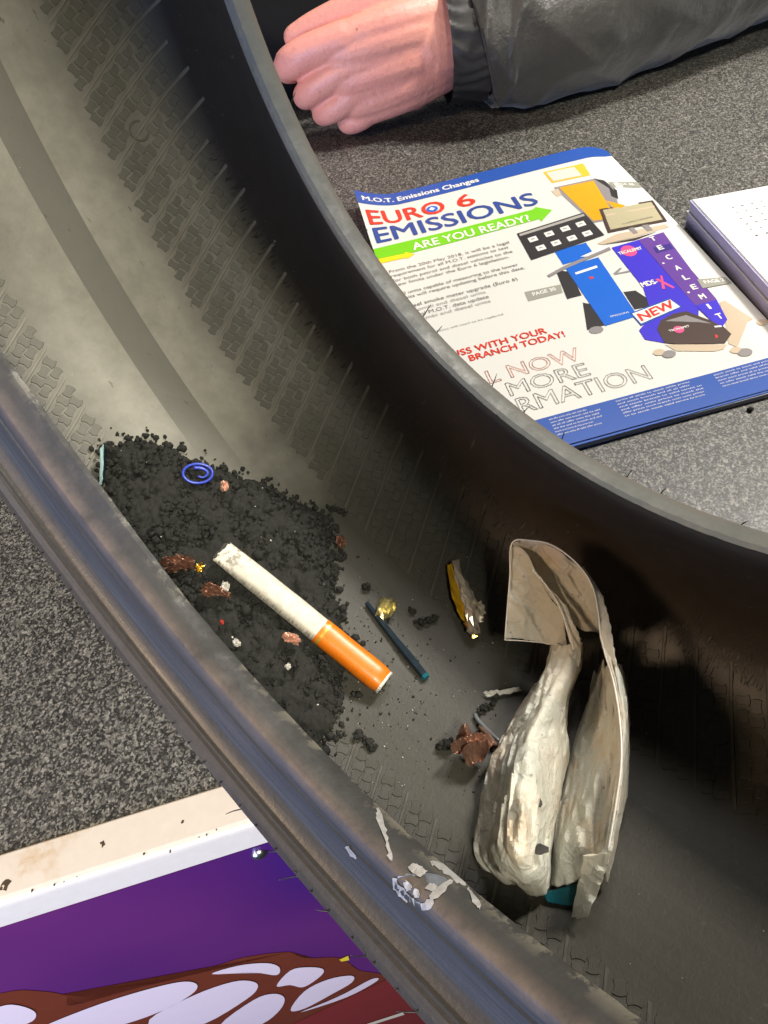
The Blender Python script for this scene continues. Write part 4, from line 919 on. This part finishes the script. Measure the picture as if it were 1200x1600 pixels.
poly('pictured_panel', [(101, 214.5), (153.6, 219.8), (155.8, 186.2), (99.5, 178.5)], M['black'], 3); poly('panel_rail', [(102.3, 213), (152.8, 218), (152.6, 215), (102, 210)], M['ltgrey'], 4)
for a, b in ((109, 202.5), (121.6, 204), (134.1, 205.3), (146.1, 206.2), (110.4, 189.8), (122, 191), (134, 192), (145.8, 193)):
    poly('panel_icon', [(a - 3.2, b - 3.3), (a + 3.2, b - 2.7), (a + 3.2, b + 3.3), (a - 3.2, b + 2.7)], M['white'], 4); poly('icon_mark', [(a - 1.6, b - .7), (a + 1.4, b - .5), (a + 1.2, b + 1.0), (a - 1.4, b + .9)], M['ltgrey'], 5)
poly('pictured_monitor', [(165, 219), (205.2, 215.4), (201.6, 184.3), (159, 187.6)], M['brown'], 4); poly('monitor_glass', [(167, 216.5), (203, 213.3), (199.6, 187.5), (162, 190.4)], M['screen'], 5); poly('monitor_bar', [(166.4, 210), (202.3, 207), (202, 204.8), (166, 207.6)], M['tan'], 6)
label_text('monitor_text', 'A COMPACT EMISSIONS', 172, 192.5, 195, 1.8, M['grey'], 6)
poly('pictured_tray', [(147.5, 178.5), (163, 184), (199, 181.5), (199.5, 177), (172.7, 175), (150, 176)], M['tan'], 2); poly('tray_shadow', [(150, 175.5), (173, 174.3), (190, 175.2), (172, 171.6)], M['brown'], 1)
poly('monitor_foot', [(174, 187), (177.5, 187), (177.5, 179), (174, 179)], M['steelgrey'], 3); poly('monitor_foot', [(183.5, 186.5), (188, 186), (188, 178), (184, 178)], M['steelgrey'], 3)
poly('pictured_blue_box', [(117.5, 182), (140.8, 183), (140.6, 166), (117.2, 164.5)], M['royal'], 1)
poly('pictured_arm', [(103, 157), (118, 163), (153, 171), (153, 168), (118, 159.5), (104, 154.5)], M['steelgrey'], 3); poly('pictured_paper', [(131, 168.5), (150, 173.5), (154, 172), (138, 166)], M['white'], 2)
poly('pictured_tower', [(117.2, 161.5), (141.8, 163), (139.6, 94.2), (117.4, 92.6)], M['royal'], 2); poly('tower_badge', [(121, 152.5), (137, 154.5), (137, 152), (121, 150)], M['white'], 3); poly('tower_dot', [(127.5, 144), (130, 144), (130, 141.5), (127.5, 141.5)], M['red'], 3); label_text('tower_text', 'EMISSIONS', 124, 99, 136, 1.6, M['white'], 3)
poly('pictured_hose_box', [(110.5, 160.8), (118.5, 155), (116, 127.5), (106, 127.3)], M['black'], 1); poly('pictured_hose_box', [(113.8, 120), (118.6, 116), (118.4, 93.4), (106, 93)], M['black'], 1); poly('pictured_wheel', [(111 + 4.6 * math.cos(a), 91 + 3.6 * math.sin(a)) for a in np.linspace(0, 6.28, 13)[:-1]], M['steelgrey'], 1)
poly('pictured_pedal', [(141.5, 120.5), (149, 119), (155, 100), (140.5, 101)], M['black'], 1)
poly('pictured_handle', [(143.5, 141.8), (150, 146), (151, 145), (146.5, 141.2), (154.8, 141), (155, 138.8), (144, 140)], M['steelgrey'], 1)
poly('pictured_analyser', [(154.2, 170), (174.2, 171), (176.5, 140), (175.8, 86), (168, 72), (143.5, 64), (134, 71.5), (134.4, 81), (147.6, 91.2), (154.6, 120)], M['purpleblue'], 2)
poly('analyser_side', [(174, 171), (193.2, 172.6), (190.2, 125), (189.9, 91), (186, 70), (178, 63.5), (175.4, 90)], M['violet'], 3); poly('side_shade', [(175.4, 90), (189.5, 90), (186, 70), (178, 63.5)], M['purpleblue'], 4); poly('side_knob', [(179, 158.5), (191, 158), (190.6, 151.5), (178, 151)], M['deep'], 4)
for ch, a, b in zip('TECALEMIT', [181.6] * 9, [165.4, 153.8, 141.2, 128, 116.4, 105, 94, 83.3, 72.3]):
    label_text('side_letter', ch, a, b, a + (3.4 if ch != 'I' else 1.2), 5.2, M['white'], 5, .02)
poly('side_dot', [(176.6, 139.5), (178, 139.5), (178, 138), (176.6, 138)], M['white'], 5); poly('side_dot', [(177, 104.5), (178.4, 104.5), (178.4, 103), (177, 103)], M['white'], 5)
poly('logo_disc', [(163 + 5.2 * math.cos(a), 161.5 + 6.6 * math.sin(a)) for a in np.linspace(0, 6.28, 21)[:-1]], M['pink'], 3); label_text('logo_text', 'TECALEMIT', 155.5, 159.6, 172, 3.2, M['white'], 4, .02)
label_text('model_text', 'MDS-', 154.6, 120.2, 165.2, 5.0, M['white'], 4, .02); poly('model_cross', [(165, 124.5), (167, 125), (172.5, 112), (170.8, 111.6)], M['pink'], 4); poly('model_cross', [(164.6, 113.5), (166.2, 112.6), (170.8, 126.5), (169.5, 127)], M['pink'], 5)
poly('new_shadow', [(136.2, 98.4), (164.8, 103), (167.6, 91.8), (137.4, 84.6)], M['navy'], 3); poly('new_plate', [(137.2, 97.4), (164.3, 101.6), (166.6, 92.5), (138.1, 86.2)], M['white'], 4); label_text('new_text', 'NEW', 139.6, 88.2, 164, 7.6, M['red'], 5, .03, v1=93.6)
poly('analyser_base_box', [(144.6, 78), (150, 84.5), (160, 87.8), (168, 87), (180.6, 67), (181.6, 57), (174.4, 51), (150, 60), (143, 64.5)], M['brown'], 4); poly('base_box_edge', [(152, 83), (166, 83.5), (176, 70), (170, 74), (160, 79)], M['steelgrey'], 5); poly('base_logo_disc', [(156 + 3.2 * math.cos(a), 72.5 + 3.4 * math.sin(a)) for a in np.linspace(0, 6.28, 13)[:-1]], M['pink'], 5); label_text('base_logo', 'TECALEMIT', 150, 72.3, 163, 1.8, M['white'], 6, .02); poly('base_light', [(176, 67.5), (180, 66.5), (180, 65), (176, 66)], M['white'], 5); poly('base_mark', [(171.5, 56.5), (174, 58), (173, 60.5)], M['red'], 5)
poly('analyser_plinth', [(142.5, 63), (168, 52.6), (175, 49.5), (171, 46.5), (165.4, 46.8), (146, 55.2)], M['tan'], 2)
poly('analyser_leg', [(183, 66), (190, 87), (193.5, 88), (200, 65), (196, 64), (179, 45), (176, 50)], M['tan'], 2)
for a, b, r_ in ((136.5, 57.8, 3.6), (141, 54.2, 4.2), (177, 43, 3.6), (180.5, 39.5, 4.4), (203, 60, 3.4)):
    poly('pictured_castor', [(a + r_ * math.cos(q), b + .8 * r_ * math.sin(q)) for q in np.linspace(0, 6.28, 15)[:-1]], M['steelgrey'] if r_ > 4 else M['tan'], 3)
poly('page_flag', [(83.5, 145.4), (107.8, 144), (106, 135), (82.4, 134.9)], M['flag'], 1); label_text('flag_text', 'PAGE 30', 87.5, 139, 103, 3.6, M['white'], 2, .02)
poly('page_flag', [(188.5, 114), (205, 109), (206, 101.8), (187.4, 104)], M['flag'], 5); label_text('flag_text', 'PAGE 2', 191, 107.6, 203, 3.4, M['white'], 6, .02, v1=105)

# --- thick pad of forms
padr = empty('form_pad'); tag(padr, 'thick pad of white printed forms beside the catalogue', 'paper pad')
pc = np.array([241.0, 471.0]); pu = np.array([.9995, .012]); pvv = np.array([.035, -.9994])
def padp(a, b, z): p = pc + pu * a + pvv * b; return np.array([p[0], p[1], z])
def slab(name, z0, z1, off, mat, a1=150, b1=215, curl=0.0):
    n = 12; v = []
    for z in (z0, z1):
        for i in range(n + 1):
            for j in range(n + 1):
                a = off + a1 * i / n; b = off + b1 * j / n; v.append(padp(a, b, z + curl * (i / n) ** 2 + .4 * curl * (1 - j / n) ** 2))
    k = (n + 1) ** 2; f = [q[::-1] for q in grid_faces(n + 1, n + 1)] + grid_faces(n + 1, n + 1, False, k)
    ring = [i * (n + 1) for i in range(n + 1)] + [n * (n + 1) + j for j in range(1, n + 1)] + [i * (n + 1) + n for i in range(n - 1, -1, -1)] + [j for j in range(n - 1, 0, -1)]
    f += [(ring[i], ring[(i + 1) % len(ring)], k + ring[(i + 1) % len(ring)], k + ring[i]) for i in range(len(ring))]
    return mk(name, v, f, mat, padr, smooth=False)
slab('lower_block', .4, 11.4, 0, M['pad_edge']); slab('divider_card', 11.5, 12.0, -.8, M['pad_paper']); slab('upper_block', 12.1, 17.6, .4, M['pad_edge'])
slab('middle_sheets', 17.7, 19.6, -.3, M['pad_edge']); slab('loose_sheet', 19.7, 20.0, .5, M['pad_paper']); slab('top_sheet', 20.2, 20.5, .9, M['pad_paper'])
for r_ in range(6):
    for c_ in range(9):
        a = 19 + c_ * 6.6 - r_ * .4 + rnd.uniform(-.8, .8); b = 19 + r_ * 7.2 - c_ * .5
        wd = rnd.uniform(1.0, 2.1); v = [padp(a, b, 20.62), padp(a + wd, b, 20.62), padp(a + wd, b + 1.1, 20.62), padp(a, b + 1.1, 20.62)]
        mk('printed_mark', v, [(3, 2, 1, 0)], M['grey'] if r_ < 5 else M['black'], padr, smooth=False)
for r_ in range(6):
    b = 70 + r_ * 11; v = [padp(26, b, 20.6), padp(140, b, 20.6), padp(140, b + .5, 20.6), padp(26, b + .5, 20.6)]; mk('ruled_line', v, [(3, 2, 1, 0)], M['ltgrey'], padr, smooth=False)
# small grit on the counter
for px, py, r_, lb in ((1172, 640, 1.7, 'dark grit lump on the counter below the catalogue'), (118, 950, .8, 'tiny grit grain on the counter in front of the tyre')):
    c = on_level(px, py, r_ * .6); v, f = lumps([(c, r_), (c + np.array([r_ * .6, .3, 0]), r_ * .7)], IV1, IF1); tag(fast_mesh('grit', v, f, M['crumb']), lb, 'grit')

# ================================================================ the person across the counter
person = empty('person'); tag(person, 'person in a dark jacket resting a closed hand on the counter', 'person')
def blob_mesh(chains, balls, vox=1.6, smooth=6):
    bm = bmesh.new()
    def add(v, f):
        vs = [bm.verts.new(tuple(p * MM)) for p in v]
        for q in f: bm.faces.new([vs[k] for k in q])
    for path, rad in chains:
        v, f = tube(path, rad, 16, 6); add(v, f)
        for p, r in ((path[0], rad[0]), (path[-1], rad[-1])): add(IV * r + np.array(p, float), [tuple(q) for q in IF])
    for c, rx, ry, rz in balls: add(IV * np.array([rx, ry, rz]) + np.array(c, float), [tuple(q) for q in IF])
    m = bpy.data.meshes.new('hand'); bm.to_mesh(m); bm.free(); o = bpy.data.objects.new('hand', m); col.objects.link(o)
    r = o.modifiers.new('r', 'REMESH'); r.mode = 'VOXEL'; r.voxel_size = vox * MM
    s = o.modifiers.new('s', 'SMOOTH'); s.iterations = smooth; s.factor = .5
    dg = bpy.context.evaluated_depsgraph_get(); m2 = bpy.data.meshes.new_from_object(o.evaluated_get(dg)); bpy.data.objects.remove(o); bpy.data.meshes.remove(m)
    m2.name = 'hand'; m2.polygons.foreach_set('use_smooth', [True] * len(m2.polygons)); return m2
Wp = (122, 712, 64)
wr_ = [(122, 716, 84), (122, 713, 66), (121, 713, 50), (118, 715, 38)]
mcp = [(36, 701, 80), (34, 697, 60), (38, 697, 40), (48, 700, 22)]
chains = []
for k in range(4):
    a_, b_ = np.array(wr_[k], float), np.array(mcp[k], float); chains.append(([a_, (a_ + b_) / 2 + np.array([0, -5.5, 2]), b_], [17, 16, 13.0 - k * .5]))
    if k < 3:
        a2, b2 = np.array(wr_[k + 1], float), np.array(mcp[k + 1], float); c_, d_ = (a_ + a2) / 2, (b_ + b2) / 2
        chains.append(([c_, (c_ + d_) / 2 + np.array([0, -6.0, 2]), d_, d_ + np.array([-13.0, 2, -3.0])], [18, 17.5, 13.6, 9.0]))
chains += [
    ([mcp[0], (8, 704, 75), (-10, 709, 68), (-16, 722, 59), (-10, 734, 52), (8, 736, 52)], [14.0, 13.4, 13.0, 11.6, 9.5, 8]),
    ([mcp[1], (14, 699, 52), (0, 704, 44), (-5, 717, 36), (2, 728, 32), (18, 730, 34)], [12.6, 11.8, 11.6, 10.4, 9.5, 8]),
    ([mcp[2], (24, 698, 32), (12, 703, 26), (8, 716, 20), (14, 726, 18), (28, 726, 22)], [12.0, 11.2, 10.8, 9.8, 9, 7.6]),
    ([mcp[3], (40, 701, 17), (30, 705, 13), (28, 716, 11), (36, 722, 11)], [11.0, 10.4, 9.8, 8.6, 7.6]),
    ([(108, 722, 92), (70, 724, 94), (38, 726, 89), (12, 730, 83), (-5, 733, 78)], [20, 18, 14.5, 12.0, 9.5]),
    ([(104, 716, 62), (128, 719, 62), (160, 724, 62)], [33, 32, 32])]
balls = [((80, 718, 62), 40, 22, 38), ((78, 708, 32), 36, 17, 20)]
obj('hand', blob_mesh(chains, balls, 1.3, 8), M['skin'], person)
def cloth_tube(name, path, rad, mat, folds, n=72, sub=14, seed=1, parent=person, flat=0.0):
    P = [np.array(p, float) for p in path]; K = (len(P) - 1) * sub + 1; v = []; nz = vnoise(seed); nz2 = vnoise(seed + 7); nrm = None
    for i in range(K):
        t0 = i / sub; p = cr(P, t0); r = float(cr([np.array([q]) for q in rad], t0)[0]); tt = cr(P, min(t0 + .05, len(P) - 1)) - cr(P, max(t0 - .05, 0)); tt /= np.linalg.norm(tt)
        b = np.array([0, 0, 1.0]); b -= tt * (b @ tt); b /= np.linalg.norm(b); s_ = np.cross(tt, b)
        for k in range(n):
            a = 2 * math.pi * k / n; d = math.cos(a) * s_ + math.sin(a) * b; q = p + d * r
            dd = folds(i / (K - 1), a, q, nz, nz2); q = q + d * dd
            if flat is not None and q[2] < 1.0: q[2] = 1.0 + .2 * math.sin(k)
            v.append(q)
    return mk(name, v, grid_faces(K, n, True), mat, parent)
def sleeve_folds(u, a, q, nz, nz2):
    w1 = math.sin(u * 13 + 2.2 * math.sin(a + .6) + 2.0 * nz(q, .010)); w2 = math.sin(u * 24 - 1.6 * a + 2.4 * nz2(q, .014))
    near_ = .6 + .6 * math.exp(-u / .22); g = near_ * (4.5 * (1 - abs(w1)) ** 2 + 3.5 * (1 - abs(w2)) ** 3) - 1.5 + 3.4 * nz(q, .014) + 1.2 * nz2(q, .05)
    pinch = 6.0 * math.exp(-((u - .02) / .03) ** 2) * (.4 + abs(math.sin(a * 7))); return g - pinch
def cuff_folds(u, a, q, nz, nz2): return 2.2 * (1 - abs(math.sin(a * 11 + 2.5 * nz(q, .04) + 1.5 * math.sin(u * 3)))) ** 1.5 + 1.2 * nz2(q, .09) 
cloth_tube('jacket_sleeve', [(146, 713, 60), (158, 714, 61), (215, 722, 62), (300, 744, 62), (400, 776, 64), (540, 830, 72)], [47, 56, 61, 59, 54, 58], M['jacket'], sleeve_folds, 84, 16, 31)
cloth_tube('jacket_cuff', [(118, 714, 60), (134, 714, 60), (150, 714, 60)], [45, 46, 47], M['cuff'], cuff_folds, 120, 12, 32)
cloth_tube('jacket_sleeve', [(-420, 850, 90), (-250, 820, 60), (-120, 806, 55), (-20, 800, 52), (60, 806, 50), (90, 812, 48)], [64, 60, 52, 48, 44, 30], M['shaded_cloth'], sleeve_folds, 72, 12, 33)
def body_folds(u, a, q, nz, nz2): return 8 * nz(q, .012) + 4 * nz2(q, .03)
cloth_tube('jacket_body', [(-120, 1010, -60), (-110, 1000, 120), (-100, 1000, 330)], [170, 165, 170], M['shaded_cloth'], body_folds, 72, 16, 34, flat=None)
